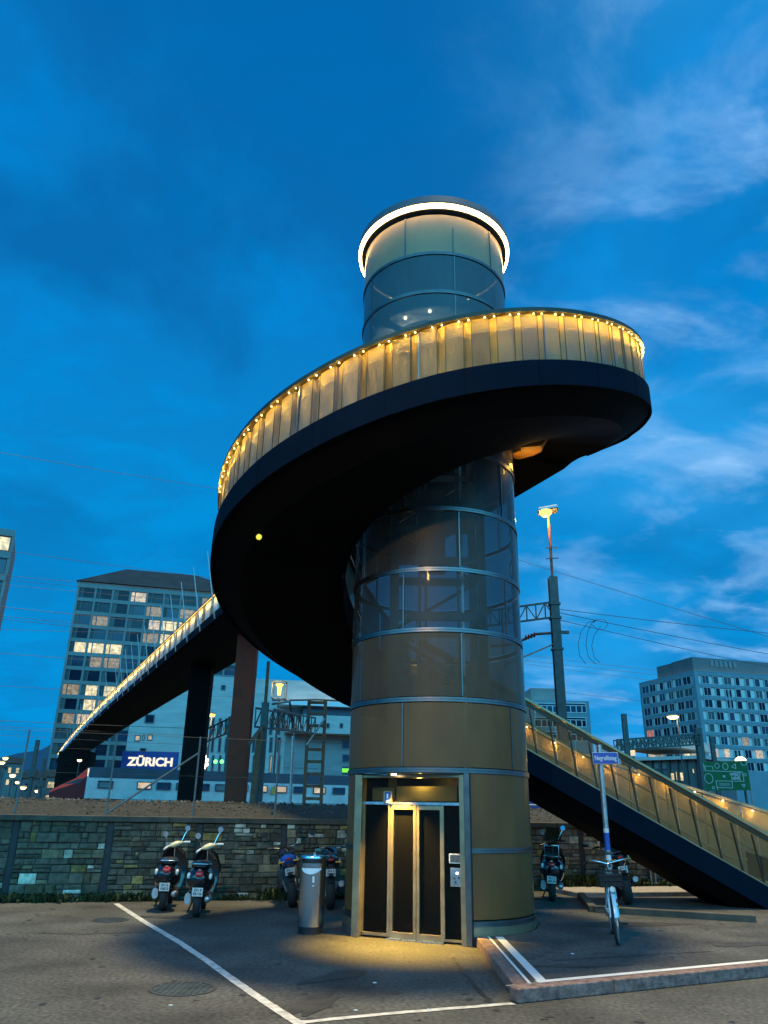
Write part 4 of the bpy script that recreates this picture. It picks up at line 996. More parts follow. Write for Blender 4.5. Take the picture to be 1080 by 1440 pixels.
for z0_, h_, mt in ((1.30, .16, 'blue'), (1.17, .12, 'blue'), (1.42, .07, 'plate'), (1.0, .1, 'plate'), (.82, .16, 'kerbtop')):
    MB().lathe([(.0465, -h_/2), (.0465, h_/2)], V(pb.x, pb.y, z0_+.1), 14, rad(180), rad(360)).build('sticker', M[mt], sign, 40)
MB().box(V(pb.x, pb.y, 1.16+.0), (.14, .12, .04)).build('clamp', M['mast'], sign, bevel=.01)


# ------------------------------------------------------------------ far buildings
class Face:
    """a vertical facade: origin at ground level, u along it, outward normal towards the viewer"""
    def __init__(s, a, b):
        s.o = V(a.x, a.y, 0); d = V(b.x-a.x, b.y-a.y, 0); s.L = d.length; s.u = d/s.L; s.n = V(s.u.y, -s.u.x, 0)
    def p(s, u, z, o=0.): return s.o+s.u*u+s.n*o+V(0, 0, z)
    def hit(s, x, y):
        r = ray(x, y); t = (s.o-CAM).dot(s.n)/r.dot(s.n); q = CAM+r*t; return (q-s.o).dot(s.u), q.z
    def box(s, mb, u0, u1, z0, z1, o0, o1):
        return mb.hexa([s.p(u0, z0, o1), s.p(u1, z0, o1), s.p(u1, z0, o0), s.p(u0, z0, o0), s.p(u0, z1, o1), s.p(u1, z1, o1), s.p(u1, z1, o0), s.p(u0, z1, o0)])
def window(F, root, u0, u1, z0, z1, pm_, fm, t=.09, o=0., split=None, proud=.03):
    mb = MB()
    F.box(mb, u0, u0+t, z0, z1, o-.08, o+proud); F.box(mb, u1-t, u1, z0, z1, o-.08, o+proud); F.box(mb, u0+t, u1-t, z0, z0+t, o-.08, o+proud); F.box(mb, u0+t, u1-t, z1-t, z1, o-.08, o+proud)
    if split: F.box(mb, u0+(u1-u0)*split-t*.4, u0+(u1-u0)*split+t*.4, z0+t, z1-t, o-.07, o+proud*.6)
    w_ = mb.build('window', fm, root)
    mb = MB(); mb.add([F.p(u0+t, z0+t, o-.05), F.p(u1-t, z0+t, o-.05), F.p(u1-t, z1-t, o-.05), F.p(u0+t, z1-t, o-.05)], [(0, 1, 2, 3)]); mb.build('pane', pm_, w_)
    return w_
rb = random.Random(21)
def dark_pane(): return rb.choice([GL[0], GL[0], GL[0], GL[1], GL[1], GL[3], GL[3]])

# tall office block on the left
TL = at_d(112, 817, 175); HT = TL.z; TRp = at_z(308, 834, HT)
F = Face(TL, TL+(TRp-TL)*1.33)
off = thing('office_tower', 'tall grid facade office block with lit window rows behind the bridge', 'office building', F.o)
NR, NB = 15, 11; bw_ = F.L/NB; z0b = 2.2; fh = (HT-1.0-z0b)/NR
mb = MB(); F.box(mb, 0, F.L, 0, HT-.2, -22, -.55); mb.build('core_wall', M['facade2'], off)
mb = MB()
for i in range(NB+1): F.box(mb, i*bw_-.2, i*bw_+.2, 0, HT, -.5, 0)
for r in range(NR+1):
    z = z0b+r*fh
    for i in range(NB): F.box(mb, i*bw_+.2, (i+1)*bw_-.2, z-.38, z+.40, -.5, -.05)
for i in range(NB): F.box(mb, i*bw_+.2, (i+1)*bw_-.2, HT-.62, HT, -.5, -.05)
F.box(mb, -.28, -.2, 0, HT, -22, 0)
mb.build('facade_grid', M['facade'], off)
lit = {(12, 4): 1, (12, 5): 0, (11, 5): 0, (10, 0): 0, (10, 1): 0, (10, 2): 0, (9, 1): 2, (9, 2): 2, (13, 6): 2, (6+1, 0): 2, (7, 1): 0, (7, 2): 0, (7, 3): 0, (7, 4): 0, (6, 2): 2, (5, 1): 1, (5, 2): 1, (5, 0): 2, (1, 0): 0, (1, 1): 1, (0, 0): 0, (0, 1): 0, (2, 0): 0, (2, 1): 0, (1, 2): 2, (14, 3): 1, (14, 7): 2, (4, 2): 2, (13, 4): 2, (11, 4): 2, (12, 1): 2, (6, 1): 0, (4, 1): 0, (12, 6): 0}
shaft = None; rest = MB(); cnt = 0
for r in range(NR):
    for i in range(NB):
        z = z0b+r*fh; a, b = i*bw_+.2, (i+1)*bw_-.2; sp_ = a+(b-a)*.26
        px, py = None, None
        q = F.p((a+b)/2, z+fh/2)-CAM; dz = q.dot(Fv); px, py = 540+FPX*q.dot(Rv)/dz, 720-FPX*q.dot(Uv)/dz
        vis = (py < 862+.87*(311-px) and px < 306) or (py > 935+.6*(320-px) and px < 205)
        k = lit.get((r, i)); pn_ = LIT[k] if k is not None else dark_pane()
        if not vis or cnt >= 96:
            F.box(rest, sp_+.1, b, z+.42, z+fh-.4, -.5, -.3); F.box(rest, a, sp_-.1, z+.42, z+fh-.4, -.5, -.3); continue
        cnt += 1
        w_ = MB(); F.box(w_, sp_-.1, sp_+.1, z+.46, z+fh-.44, -.5, -.08); F.box(w_, b-.06, b, z+.46, z+fh-.44, -.5, -.2); F.box(w_, a, a+.06, z+.46, z+fh-.44, -.5, -.2); F.box(w_, a, b, z+.4, z+.46, -.5, -.2); F.box(w_, a, b, z+fh-.44, z+fh-.38, -.5, -.2)
        w_ = w_.build('window', M['facade2'], off)
        for (u0, u1, mm_) in ((a+.06, sp_-.1, pn_ if (k is not None and rb.random() < .6) else (M['facade2'] if rb.random() < .35 else GL[3])), (sp_+.1, b-.06, pn_)):
            p_ = MB(); p_.add([F.p(u0, z+.4, -.3), F.p(u1, z+.4, -.3), F.p(u1, z+fh-.38, -.3), F.p(u0, z+fh-.38, -.3)], [(0, 1, 2, 3)]); p_.build('pane', mm_, w_)
tag(rest.build('hidden_windows', GL[1], off), kind='stuff')
ra, rb_ = at_d(178, 803, 184), at_d(275, 810, 186); mb = MB()
q = [F.p(-.6, HT, .5), F.p(F.L+.6, HT, .5), F.p(F.L+.6, HT, -22), F.p(-.6, HT, -22)]; e1, e2 = F.p((ra-F.o).dot(F.u), ra.z+.2, -9), F.p((rb_-F.o).dot(F.u), ra.z+.2, -9)
mb.add(q+[e1, e2], [(0, 1, 5, 4), (1, 2, 5), (2, 3, 4, 5), (3, 0, 4)]); mb.build('roof', M['roofsheet'], off)

# dark block cut by the left edge
c0 = at_d(21, 746, 120); F2 = Face(V(c0.x-16, c0.y-7, 0), V(c0.x, c0.y, 0)); 
blk = thing('office_tower', 'dark high block cut off by the left edge of the picture', 'office building', F2.o)
mb = MB(); F2.box(mb, 0, F2.L, 0, c0.z-.05, -14, -.35); mb.build('core_wall', M['facade2'], blk)
mb = MB(); zz_ = c0.z
for k in range(13):
    F2.box(mb, -.1, F2.L+.12, zz_-1.0, zz_+.01, -.4, .12);
    for i in range(6): F2.box(mb, i*F2.L/5-.2, i*F2.L/5+.2, zz_-3.4, zz_-1.0, -.4, .05)
    zz_ -= 3.4
mb.build('facade_grid', M['facade'], blk); zz_ = c0.z
for k in range(8):
    for i in (3, 4):
        window(F2, blk, i*F2.L/5+.25, (i+1)*F2.L/5-.25, zz_-3.3, zz_-1.05, LIT[0] if (k, i) in ((0, 4),) else dark_pane(), M['facade2'], .12, -.15, .4)
    zz_ -= 3.4

# concrete signal building
bl = at_d(190, 945, 112); ZB = at_d(400, 955.5, 116).z; bl = at_z(192, 946, ZB); br = at_z(417, 957, ZB)
F3 = Face(bl, bl+(br-bl)*1.42)
sb = thing('signal_building', 'pale board-marked concrete rail building with slit windows and jutting upper block', 'building', F3.o)
mb = MB(); F3.box(mb, 0, F3.L, 0, ZB, -16, 0); mb.build('wall', M['concrete'], sb)
mb = MB(); u0, zt0 = F3.hit(398, 1008); _, zb0 = F3.hit(440, 1033.5); _, zr = F3.hit(440, 991)
u0 = F3.hit(400, 1020)[0]
F3.box(mb, u0, F3.L+2, zb0, zt0+.1, .02, 3.2); mb.build('jutting_block', M['concrete'], sb)
mb = MB(); F3.box(mb, u0+2.4, F3.L+2, zt0+.12, zr-.6, .02, 2.2); mb.build('recessed_band', M['traindark'], sb)
mb = MB(); F3.box(mb, u0-1, F3.L+2, zr-.55, zr+.1, .02, 3.4); mb.build('roof_slab', M['white'], sb)
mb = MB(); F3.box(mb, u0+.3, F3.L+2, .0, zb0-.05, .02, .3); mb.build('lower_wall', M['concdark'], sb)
mb = MB()
for k in range(3): F3.box(mb, u0+.3, F3.L-6, 3+2.2*k, 3.08+2.2*k, .31, .36)
mb.build('wall_rib', M['facade2'], sb)
def pxwin(F_, root, x0, y0, x1, y1, pane, fm=M['facade2'], t=.12, o=.08, split=None):
    a = F_.hit(x0, y1); b = F_.hit(x1, y0); return window(F_, root, a[0], b[0], a[1], b[1], pane, fm, t, o, split)
for ry0, ry1 in ((1010, 1033), (1037, 1058), (1062, 1087), (1091, 1106)):
    for cx_ in (299, 309, 318, 357, 369.5, 381, 392):
        if cx_ > 350 and ry0 == 1010 and cx_ < 366: continue
        pxwin(F3, sb, cx_-3.2, ry0, cx_+3, ry1, LIT[2] if (cx_, ry0) in ((392, 1091), (381, 1062)) else rb.choice([GL[0], GL[1], GL[1], GL[3]]))
for x, y in ((296, 966), (314, 967)): pxwin(F3, sb, x-3.5, y-3.5, x+3.5, y+3.5, GL[1])
for x0, y0, x1, y1, k in ((189, 1050, 198, 1058, 1), (200, 1049, 204, 1057, 1), (207, 1049, 215, 1057, 1), (203, 1005, 218, 1017, None), (196, 1052, 206, 1060, None)):
    if k is not None: pxwin(F3, sb, x0, y0-16, x1, y1-16, LIT[k])
    else: pxwin(F3, sb, x0, y0, x1, y1, GL[0])
Fj = Face(F3.p(u0, 0, 3.2), F3.p(F3.L+2, 0, 3.2))
for x in (461, 480): pxwin(Fj, sb, x-2.5, 1017, x+2.5, 1024, GL[0])
Fl = Face(F3.p(u0, 0, .3), F3.p(F3.L+2, 0, .3))
for y in (1042, 1061, 1078, 1094): pxwin(Fl, sb, 481, y, 494, y+11, GREEN if y == 1078 and False else GL[1])
mb = MB(); a = Fl.hit(481, 1086); b = Fl.hit(492, 1081); Fl.box(mb, a[0], b[0], a[1], b[1], .1, .2); mb.build('green_light', GREEN, sb)

# right apartment block
rc = at_d(976, 943, 200); ZR = rc.z; rl = at_z(899, 961, ZR); rrp = at_z(1080, 950, ZR)
FA = Face(rl, rc); FB = Face(rc, rc+(rrp-rc)*1.5)
ap = thing('apartment_block', 'pale many-windowed corner block with grey floor bands and dark roof storey', 'building', rc)
mb = MB(); mb.prism([(FA.p(0, 0, -.3).x, FA.p(0, 0, -.3).y), (FA.p(FA.L, 0, 0).x+.2, FA.p(FA.L, 0, 0).y+.36), (FB.p(FB.L, 0, -.3).x, FB.p(FB.L, 0, -.3).y), (FB.p(FB.L, 0, -24).x, FB.p(FB.L, 0, -24).y), (FA.p(0, 0, -.3).x+12, FA.p(0, 0, -.3).y+18)], 0, ZR-.05)
mb.build('wall', M['render'], ap)
nfl = 8; fh2 = 2.82; ztop = ZR-.9
mb = MB()
for k in range(nfl):
    z = ztop-k*fh2
    FA.box(mb, -.05, FA.L-.9, z-.05, z+.75, -.4, .05); FB.box(mb, .9, FB.L, z-.05, z+.75, -.4, .05)
FA.box(mb, FA.L-.9, FA.L+.06, 0, ZR, -.4, .06); FB.box(mb, -.0, .9, 0, ZR, -.4, .06); FA.box(mb, -.06, .5, 0, ZR, -.4, .055)
FA.box(mb, -.08, FA.L-.95, ztop+.78, ZR+.1, -.5, .1); FB.box(mb, .95, FB.L, ztop+.78, ZR+.1, -.5, .1)
FA.box(mb, .5, FA.L-.9, 0, ztop-nfl*fh2+.8, -.4, .03); FB.box(mb, .9, FB.L, 0, ztop-nfl*fh2+.8, -.4, .03)
mb.build('floor_band', M['renderband'], ap)
litR = {('A', 4, 0): PINK, ('A', 5, 0): LIT[1], ('A', 6, 0): LIT[1], ('A', 6, 4): LIT[0], ('A', 6, 5): LIT[1], ('B', 6, 0): LIT[1], ('B', 6, 1): LIT[1], ('B', 7, 1): PINK, ('B', 7, 0): LIT[2], ('B', 5, 3): LIT[2], ('B', 6, 4): LIT[1], ('B', 4, 6): LIT[2], ('A', 5, 3): LIT[0], ('A', 6, 1): LIT[2]}
nwin = 0; restw = MB()
for nm, F_, n_, st in (('A', FA, 6, .7), ('B', FB, 10, 1.4)):
    for k in range(7 if nm == 'A' else nfl):
        z1_ = ztop-k*fh2-.12; z0_ = z1_-1.95
        for i in range(n_):
            pitch = (F_.L-2.0)/n_; w_ = rb.choice([1.2, 1.5, 2.0, 1.9, 2.2]); 
            w_ *= 1.25 if nm == 'A' else 1.
            if (nm, i) in (('A', 0), ('A', 5)): w_ = 2.9
            u = st+pitch*(i+.5)+rb.uniform(-.25, .25)
            u = max(st+w_/2, min(F_.L-.95-w_/2, u)) if nm == 'A' else u
            if nm == 'B' and i == 2 and k in (1, 2, 6, 7): continue
            if nm == 'B' and i > 6: FB.box(restw, u-w_/2, u+w_/2, z0_, z1_, -.2, .04); continue
            if nwin < 100:
                window(F_, ap, u-w_/2, u+w_/2, z0_, z1_, litR.get((nm, k, i)) or dark_pane(), M['render'], .07, .03, .5 if w_ > 1.7 else None, .05); nwin += 1
tag(restw.build('hidden_windows', GL[0], ap), kind='stuff')
for k in (2, 7):
    for du in (0, 1.0):
        z1_ = ztop-(k-1)*fh2-.3; u = 1.4+(FB.L-2)/10*2.35+du; window(FB, ap, u-.38, u+.38, z1_-4.5, z1_, GL[0], M['render'], .08, .06)
Fh1 = Face(FA.p(FA.L*.45, 0, -3), FB.p(2, 0, -2.5))
mb = MB(); z_ = ZR+.05
mb.prism([(FA.p(FA.L*.55, 0, -1.5).x, FA.p(FA.L*.55, 0, -1.5).y), (FB.p(1.0, 0, -1.5).x, FB.p(1.0, 0, -1.5).y), (FB.p(FB.L, 0, -2).x, FB.p(FB.L, 0, -2).y), (FB.p(FB.L, 0, -16).x, FB.p(FB.L, 0, -16).y), (FA.p(FA.L*.55, 0, -12).x, FA.p(FA.L*.55, 0, -12).y+6)], z_, z_+3.6)
mb.build('roof_storey', M['facade2'], ap)
mb = MB(); mb.prism([(FA.p(.28*FA.L, 0, -1.4).x, FA.p(.28*FA.L, 0, -1.4).y), (FA.p(.55*FA.L, 0, -1.4).x, FA.p(.55*FA.L, 0, -1.4).y), (FA.p(.55*FA.L, 0, -9).x, FA.p(.55*FA.L, 0, -9).y), (FA.p(.28*FA.L, 0, -9).x, FA.p(.28*FA.L, 0, -9).y)], z_, z_+3.4); mb.build('roof_storey', M['facade2'], ap)
mb = MB()
for k in range(6): FB.box(mb, 6+k*1.3, 6.9+k*1.3, ZR+1.6, ZR+3.2, -1.6, -1.45)
mb.build('roof_window_row', GL[2], ap)

# mid-right office building beyond the stair
ml = at_d(745, 984, 210); mr = at_z(828, 986, ml.z)
FM = Face(ml+(ml-mr)*.35, mr); mo = thing('office_building', 'two-tier teal office building with banded windows between tower and mast', 'office building', FM.o)
mb = MB(); FM.box(mb, 0, FM.L, 0, ml.z, -15, 0); mb.build('wall', M['renderband'], mo)
mb = MB(); FM.box(mb, FM.L*.3, FM.L*.67, ml.z+.02, ml.z+3.4, -12, -2); mb.build('roof_storey', M['facade'], mo)
for r_, yy in enumerate((989, 1009, 1029)):
    for x0, x1 in ((752, 783), (793, 824)):
        a = FM.hit(x0, yy+13); b = FM.hit(x1, yy); w_ = MB()
        FM.box(w_, a[0], b[0], a[1], a[1]+.15, -.05, .12); FM.box(w_, a[0], b[0], b[1]-.15, b[1], -.05, .12); FM.box(w_, a[0], a[0]+.15, a[1]+.15, b[1]-.15, -.05, .12); FM.box(w_, b[0]-.15, b[0], a[1]+.15, b[1]-.15, -.05, .12)
        FM.box(w_, a[0]+.15, b[0]-.15, b[1]-.75, b[1]-.6, -.05, .08)
        for t_ in (.3, .55, .8): FM.box(w_, a[0]+(b[0]-a[0])*t_-.1, a[0]+(b[0]-a[0])*t_+.1, a[1]+.15, b[1]-.75, -.05, .08)
        w_ = w_.build('window', M['render'], mo); p_ = MB(); p_.add([FM.p(a[0]+.15, a[1]+.15, .03), FM.p(b[0]-.15, a[1]+.15, .03), FM.p(b[0]-.15, b[1]-.15, .03), FM.p(a[0]+.15, b[1]-.15, .03)], [(0, 1, 2, 3)]); p_.build('pane', GL[0 if r_ else 1], w_)

# glazed station pavilion with lit panes, right
sa, sb_ = at_d(893, 1085, 95), at_d(990, 1085, 92); FS = Face(sa, sb_)
pv = thing('station_pavilion', 'dark flat-roofed station building with lit panes above the stair rail', 'building', FS.o)
_, zt1 = FS.hit(940, 1060); zt1 = FS.hit(940, 1064)[1]
mb = MB(); FS.box(mb, 0, FS.L, 1.5, zt1-.4, -9, -.4); mb.build('wall', M['facade2'], pv)
mb = MB(); FS.box(mb, -.4, FS.L+.4, zt1-.35, zt1, -9, .5); FS.box(mb, -1.5, FS.L-2, zt1+.9, zt1+1.9, -9, .3); mb.build('roof', M['concrete'], pv)
for k in range(9): mb = MB(); FS.box(mb, k*FS.L/8-.12, k*FS.L/8+.12, 1.5, zt1-.36, -.35, -.05); mb.build('column', M['mast'], pv)
for x0, x1, y0, y1 in ((895, 907, 1079, 1086), (942, 947, 1086, 1098), (949, 953, 1084, 1098), (955, 960, 1085, 1099), (972, 977, 1080, 1088), (981, 986, 1083, 1090), (983, 989, 1098, 1106), (918, 925, 1070, 1082), (929, 936, 1070, 1082)):
    pxwin(FS, pv, x0, y0, x1, y1, LIT[0] if x0 not in (918, 929) else GL[2], M['mast'], .08, -.28)
mb = MB(); a = FS.hit(884, 1063); b = FS.hit(893, 1055); FS.box(mb, a[0], b[0], a[1], b[1], 0, .3); mb.build('lit_sign', LIT[0], pv)

# far low houses and hill, left
hp = MB(); prof = [(-140, 30), (-60, 44), (20, 60), (80, 70), (140, 60), (240, 66), (340, 40), (460, 30)]
base_ = [at_d(x, 1132, 1500) for x in (-120, -40, 10, 45, 75, 120, 180, 260)]
tops_ = [V(b.x, b.y, h) for b, h in zip(base_, (60, 66, 84, 92, 116, 110, 90, 60))]
hp.loft([[V(b.x, b.y, 0), t_, V(t_.x, t_.y+400, t_.z*.8), V(b.x, b.y+500, 0)] for b, t_ in zip(base_, tops_)])
tag(hp.build('hill', M['hill'], None, 60), kind='structure')
for i, (x0, x1, y, d, lb) in enumerate(((-25, 8, 1078, 170, 'low grey house with lit windows far left by the tracks'), (10, 32, 1073, 190, 'small pale house left of the slim pole far off'), (33, 62, 1094, 150, 'long low shed in front of the office block'), (62, 110, 1092, 165, 'low lit annex at the foot of the tall office block'))):
    a, b = at_d(x0, y, d), at_d(x1, y, d); Fh = Face(a, b); t_ = thing('low_house', lb, 'house', Fh.o, 'low buildings beyond the tracks')
    mb = MB(); Fh.box(mb, 0, Fh.L, 0, a.z, -10, 0); mb.build('wall', M['facade'], t_)
    mb = MB(); mb.hexa([Fh.p(-.4, a.z, .4), Fh.p(Fh.L+.4, a.z, .4), Fh.p(Fh.L+.4, a.z, -10.4), Fh.p(-.4, a.z, -10.4), Fh.p(0, a.z+1.4, -4), Fh.p(Fh.L, a.z+1.4, -4), Fh.p(Fh.L, a.z+1.4, -6), Fh.p(0, a.z+1.4, -6)]); mb.build('roof', M['roofsheet'], t_)
    n_ = max(2, int(Fh.L/2.2))
    for k in range(n_):
        for z_ in (a.z-2.0, a.z-4.4):
            if z_ > 1: window(Fh, t_, Fh.L*(k+.25)/n_, Fh.L*(k+.75)/n_, z_-.1, z_+1.2, LIT[0] if rb.random() < (.75 if i == 3 else .25) else GL[1], M['facade2'], .1, .05)

# ------------------------------------------------------------------ sign ZÜRICH
d_ = 104; a, b = at_d(171, 1068, d_), at_d(250, 1069, d_-1.5); Fz = Face(a, b)
zs1, zs0 = at_d(171, 1056, d_).z, at_d(171, 1083, d_).z
zu = thing('station_sign', 'dark blue station name board with glowing white letters ZÜRICH', 'station sign', Fz.o)
mb = MB(); Fz.box(mb, 0, Fz.L, zs0, zs1, -.4, 0); mb.build('board', M['signblue'], zu)
for u in (.4, Fz.L-.4): mb = MB(); Fz.box(mb, u-.12, u+.12, 2, zs0, -.3, -.1); mb.build('post', M['mast'], zu)
text('letters', 'ZÜRICH', (zs1-zs0)*.60, Fz.p(Fz.L*.52, zs0+(zs1-zs0)*.44, .06), Fz.u, Fz.n, M['letter'], zu, .03, .055, sx=1.12)

# ------------------------------------------------------------------ train
ta, tb = at_d(70, 1112, 52), at_d(520, 1112, 56); FT = Face(ta, tb+(tb-ta)*.4)
tr_ = thing('commuter_train', 'white and red commuter train with dark roof standing behind the gravel bank', 'train', FT.o)
def sec(u, hw, z0_, z1_, sh): return [FT.p(u, z0_, hw), FT.p(u, z0_+(z1_-z0_)*.72, hw), FT.p(u, z1_-.1, hw-sh), FT.p(u, z1_, hw-sh-.3), FT.p(u, z1_, -hw+sh+.3), FT.p(u, z1_-.1, -hw+sh), FT.p(u, z0_, -hw)]
MB().loft([sec(1.9, 1.4, 2.2, 3.9, .35), sec(FT.L, 1.4, 2.2, 3.9, .35)]).build('body', M['trainwhite'], tr_)
MB().loft([sec(0, .9, 2.2, 2.6, .1), sec(.5, 1.2, 2.2, 2.9, .2), sec(1.3, 1.38, 2.2, 3.3, .35), sec(1.89, 1.4, 2.2, 3.9, .35)]).build('nose', M['trainred'], tr_)
mb = MB(); FT.box(mb, 2.0, FT.L, 3.36, 3.95, -1.2, 1.42); mb.build('roof_side', M['traindark'], tr_)
mb = MB(); mb.add([FT.p(.62, 2.95, 1.25), FT.p(1.5, 3.0, 1.405), FT.p(1.75, 3.3, 1.405), FT.p(1.45, 3.25, 1.36)], [(0, 1, 2, 3)]); mb.build('cab_window', GL[0], tr_)
for x in range(134, 500, 27):
    if x in (161,): continue
    a = FT.hit(x, 1113); window(FT, tr_, a[0], a[0]+.85, 2.78, 3.2, rb.choice([GL[1], GL[1], GL[2], LIT[1]]), M['traindark'], .05, 1.48)
yb = FT.hit(372, 1116); mb = MB(); FT.box(mb, yb[0], yb[0]+.32, 2.7, 3.1, 1.6, 1.65); tag(mb.build('marker_plate', M['amber'], None), 'small yellow marker plate beside the rusty mast', 'marker')

# ------------------------------------------------------------------ masts, gantries, lamps
def lattice(mb, p, q, h, n, w=.06):
    p = Vector(p); q = Vector(q); U = V(0, 0, h)
    mb.bar(p, q, w, w); mb.bar(p+U, q+U, w, w)
    for k in range(n+1): a = p.lerp(q, k/n); mb.bar(a, a+U, w*.7, w*.7)
    for k in range(n): a, b = p.lerp(q, k/n), p.lerp(q, (k+1)/n); mb.bar(a+(U if k % 2 else V(0, 0, 0)), b+(V(0, 0, 0) if k % 2 else U), w*.6, w*.6)
    return mb
# mast with sodium lamp right of the tower
mp_ = at_d(790, 1010, 27); mz = at_d(772, 812, 27).z
ms = thing('catenary_mast', 'steel catenary mast carrying a glowing orange lamp right of the tower', 'mast', V(mp_.x, mp_.y, 2))
b0 = V(mp_.x, mp_.y, 1.6)
mb = MB(); mb.box(b0+V(0, .13, (mz-1.6)/2), (.3, .025, mz-1.6)); mb.box(b0+V(0, -.13, (mz-1.6)/2), (.3, .025, mz-1.6)); mb.box(b0+V(0, 0, (mz-1.6)/2), (.025, .23, mz-1.6)); mb.build('post', M['mast'], ms)
zl = at_d(766, 724, 27).z; MB().tube([V(b0.x, b0.y, mz), V(b0.x, b0.y, zl)], .05, 8).build('lamp_pole', M['rust'], ms, 40)
for z in (mz+.7, mz+1.1): MB().bar(V(b0.x-.2, b0.y, z), V(b0.x+.25, b0.y-.1, z), .03, .03).build('step', M['mast'], ms)
hd = MB().box(V(b0.x-.05, b0.y-.2, zl+.1), (.75, .55, .17), (.96, -.2, .12), (.2, .97, 0), (-.12, .02, .99)).build('lamp_head', M['galv'], ms, bevel=.05)
MB().lathe([(.01, -.2), (.12, -.17), (.2, -.08), (.23, .03)], V(b0.x-.16, b0.y-.28, zl-.01), 16).build('lamp_glass', M['sodium'], hd, 60)
lamp('mast_light', 'POINT', V(b0.x-.16, b0.y-.3, zl-.25), 200, (1, .5, .1), ms, .15)
ar = V(-.97, .25, 0); z = at_d(770, 868, 27).z; mb = MB(); lattice(mb, V(b0.x, b0.y, z), V(b0.x, b0.y, z)+ar*2.6-V(0, 0, .25), .55, 8, .06); mb.build('lattice_arm', M['mast'], ms)
z = at_d(776, 890, 27).z; MB().tube([V(b0.x, b0.y, z), V(b0.x, b0.y, z-.02)+ar*.7, V(b0.x, b0.y, z-.35)+ar*1.5, V(b0.x, b0.y, z-.4)+ar*2.3], .05, 8).build('bracket', M['mast'], ms, 40)
MB().tube([V(b0.x, b0.y, z-.35), V(b0.x, b0.y, z-1.1)+ar*1.9], .03, 8).build('bracket', M['galv'], ms, 40)
for k in range(4): MB().lathe([(0, -.03), (.09, -.02), (.09, .02), (0, .03)], V(b0.x, b0.y, z-.05-.03*k)+ar*(.75+.1*k), 10, axis='X').build('insulator', M['trainred'], ms, 40)
MB().box(V(b0.x+.2, b0.y, z+.02), (.5, .1, .1)).build('bracket', M['mast'], ms)
for zz_ in (mz-1.0, mz-1.5, mz-2.6): MB().box(V(b0.x, b0.y, zz_), (.38, .36, .08)).build('clamp', M['mast'], ms)
# left gantry with diagonal strut, box truss and ladder mast
g0 = at_d(364, 1118, 33); gz = at_d(371, 988, 33).z; g1 = at_d(440, 1118, 40); gz1 = at_d(440, 985, 40).z
gt = thing('signal_gantry', 'dark lattice signal gantry carried by a rusty ladder mast left of the tower', 'gantry', V(g0.x, g0.y, 2))
MB().bar(V(g0.x, g0.y, 1.8), V(g0.x, g0.y, gz), .28, .28).build('post', M['mast'], gt)
pz = at_d(377, 930, 33).z; MB().tube([V(g0.x, g0.y, gz), V(g0.x, g0.y, pz)], .07, 8).build('lit_pole', M['rust'], gt, 40)
for dx in (-.42, .42):
    MB().bar(V(g1.x+dx, g1.y, 1.8), V(g1.x+dx, g1.y, gz1), .16, .16).build('ladder_post', M['rust'], gt)
for k in range(9): zz_ = 2.3+(gz1-2.4)*k/8; MB().bar(V(g1.x-.42, g1.y, zz_), V(g1.x+.42, g1.y, zz_), .14, .14).build('ladder_rung', M['rust'], gt)
mb = MB(); pa, pb_ = V(g0.x, g0.y, gz-1.0), V(g1.x-.42, g1.y, gz1-1.6)
for o_ in (V(-.35, -.2, 0), V(.35, .2, 0)): lattice(mb, pa+o_, pb_+o_, .75, 9, .07)
mb.build('box_truss', M['mast'], gt)
mb = MB(); mb.tube([pa+V(.3, 0, .95), pa.lerp(pb_, .5)+V(0, 0, 1.3), pa.lerp(pb_, .62)+V(0, 0, .3)], .05, 8); mb.tube([pa+V(.3, 0, 1.1), pa.lerp(pb_, .35)+V(0, 0, 1.3), pa.lerp(pb_, .5)+V(0, 0, 1.3)], .04, 6); mb.tube([pa.lerp(pb_, .5)+V(0, 0, 1.35), V(g1.x, g1.y, gz1+.05), V(g1.x+2.5, g1.y, gz1-.05)], .05, 6); mb.build('walkway_rail', M['mast'], gt, 40)
MB().tube([V(g1.x-.42, g1.y-.1, gz1-2.2), V(g1.x+.42, g1.y-.1, gz1-.9)], .05, 8).build('brace', M['galv'], gt, 40)
s0_ = at_d(349, 1048, 31); MB().tube([V(g0.x, g0.y, gz-.9), s0_], .08, 8).build('strut', M['rust'], gt, 40)
MB().bar(pa.lerp(pb_, .65)-V(0, 0, .1), pa.lerp(pb_, .65)-V(0, 0, 2.0), .06, .06).build('hanger', M['galv'], gt)
MB().bar(V(g0.x-.15, g0.y-.6, 1.9), V(g0.x-.05, g0.y-.6, 4.7), .3, .2).build('relay_post', M['rust'], gt)
MB().tube([at_d(408, 1130, 20), at_d(412, 1035, 20)], .035, 8).build('wire_post', M['galv'], None, 40)
tag(bpy.data.objects['wire_post'], 'slim grey steel post standing on the bank before the concrete building', 'post')
